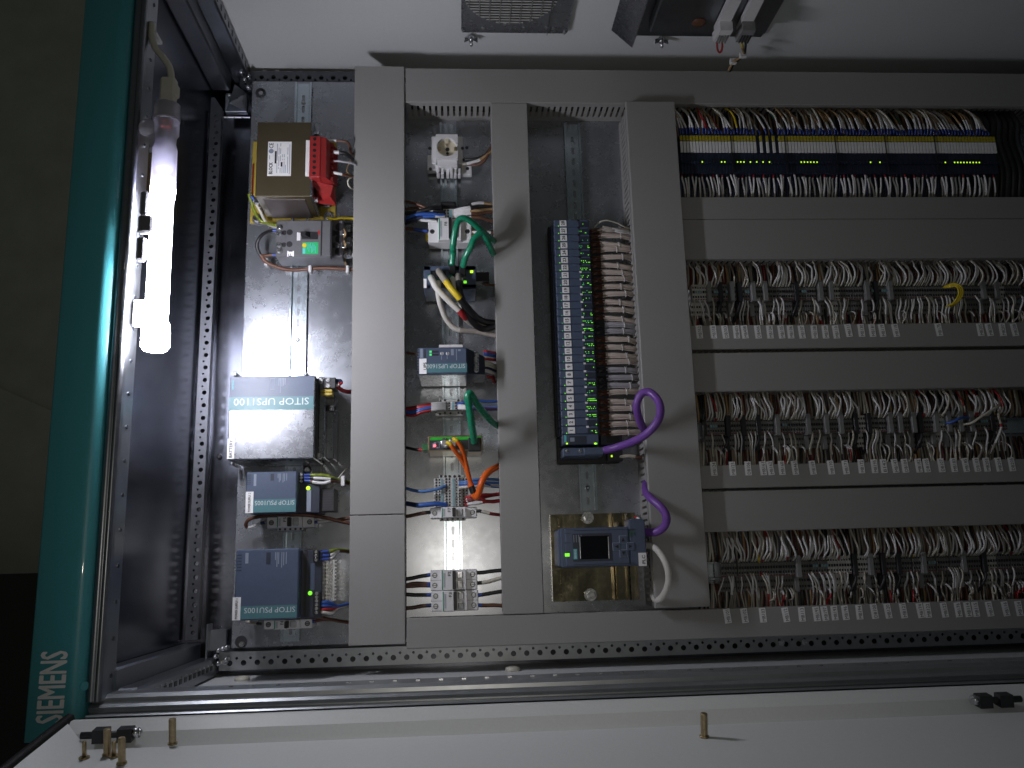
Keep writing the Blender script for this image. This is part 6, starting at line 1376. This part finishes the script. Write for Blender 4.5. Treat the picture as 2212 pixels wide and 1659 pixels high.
for u, v, du in ((1640, 185, 0), (1770, 185, 1)):
    c = onY(*VL.q(u, v), YW - .05); c2 = onY(*VL.q(u + 90, 0), YW - .05)
    d_ = (c2 - c).normalized(); w_ = Vector((.013, 0, 0))
    pts = [c - w_ * .9 + Vector((0, .012, 0)), c + w_ * .9 + Vector((0, .012, 0)), c2 + w_ * .9 + Vector((0, .012, 0)), c2 - w_ * .9 + Vector((0, .012, 0))]
    t.part("terminal_rail", B().hexa(pts + [p - Vector((0, .012, 0)) for p in pts]), "white_plastic")
    cc = Thing("connector_plug", "%s clipped on the fan box" % ("dark grey wired connector" if du else "light grey connector with a red loop"), "connector", c)
    k = d_ * -.002
    pts = [c - w_ * 1.1 - d_ * .004, c + w_ * .9 - d_ * .004, c + w_ * 1.1 + d_ * .035, c - w_ * .8 + d_ * .035]
    cc.part("body", B().hexa([p + Vector((0, .0, 0)) for p in pts] + [p - Vector((0, .02, 0)) for p in pts]), "bracket_grey" if du else "white_plastic")
    for i in range(4):
        q = c - w_ * .7 + w_ * (i * .45) - Vector((0, .0205, 0)); cc.part("rib", B().hexa([q - d_ * .003, q + w_ * .12 - d_ * .003, q + w_ * .12 + d_ * .02, q + d_ * .02, q - d_ * .003 - Vector((0, .003, 0)), q + w_ * .12 - d_ * .003 - Vector((0, .003, 0)), q + w_ * .12 + d_ * .02 - Vector((0, .003, 0)), q + d_ * .02 - Vector((0, .003, 0))]), "charcoal" if du else "terminal_grey")
def wy(pts): return [onY(*VL.q(u, v), YW - d) for u, v, d in pts]
wire("red wire loop hanging from the light grey connector", wy([(1632, 215, .058), (1624, 260, .056), (1630, 295, .054), (1646, 298, .054), (1654, 262, .056), (1648, 215, .058)]), .0022, "wire_red")
wire("yellow green and black wire pair from the dark connector", wy([(1768, 245, .055), (1770, 280, .05), (1778, 310, .05), (1750, 335, .05), (1715, 360, .055), (1690, 405, .06)]), .0026, ["wire_yellow", "wire_tan"], mis=[(.25, 0), (1, 1)])
wire("black wire beside the yellow green one under the dark connector", wy([(1790, 220, .055), (1788, 265, .05), (1780, 312, .05), (1752, 340, .05), (1718, 366, .055), (1698, 410, .06)]), .0026, "wire_black")
for i, (u, v) in enumerate(((1773, 318), (1716, 355))):
    c = onY(*VL.q(u, v), YW - .052); solo("cable_tie", "white cable tie on the fan box wires, %s" % ("nearer the connector" if i == 0 else "nearer the duct"), "cable tie", B().box(c.x - .007, c.y - .006, c.z - .004, c.x + .007, c.y + .006, c.z + .004, .001), "white_plastic")
for i, (u, v) in enumerate(((207, 222), (1303, 232))):
    c = onY(*VL.q(u, v), YW - .010); t = Thing("wing_nut", "wing nut on a stud below the %s" % ("round grille" if i == 0 else "fan box with connectors"), "wing nut", (c.x, YW, c.z), "wing nuts on the side panel")
    t.part("stud", B().cyl((c.x, YW, c.z), (c.x, YW - .026, c.z), .0032, n=10), "steel")
    t.part("nut", B().lathe((c.x, YW - .006, c.z), (0, -1, 0), [(0, .007), (.006, .006), (.010, .0045)], 14).hexa([(c.x - .013, YW - .008, c.z - .002), (c.x - .004, YW - .006, c.z - .002), (c.x - .004, YW - .006, c.z + .002), (c.x - .013, YW - .008, c.z + .002), (c.x - .014, YW - .018, c.z - .0015), (c.x - .004, YW - .013, c.z - .002), (c.x - .004, YW - .013, c.z + .002), (c.x - .014, YW - .018, c.z + .0015)]).hexa([(c.x + .013, YW - .008, c.z - .002), (c.x + .004, YW - .006, c.z - .002), (c.x + .004, YW - .006, c.z + .002), (c.x + .013, YW - .008, c.z + .002), (c.x + .014, YW - .018, c.z - .0015), (c.x + .004, YW - .013, c.z - .002), (c.x + .004, YW - .013, c.z + .002), (c.x + .014, YW - .018, c.z + .0015)]), "steel")
print("individual row wires", count)
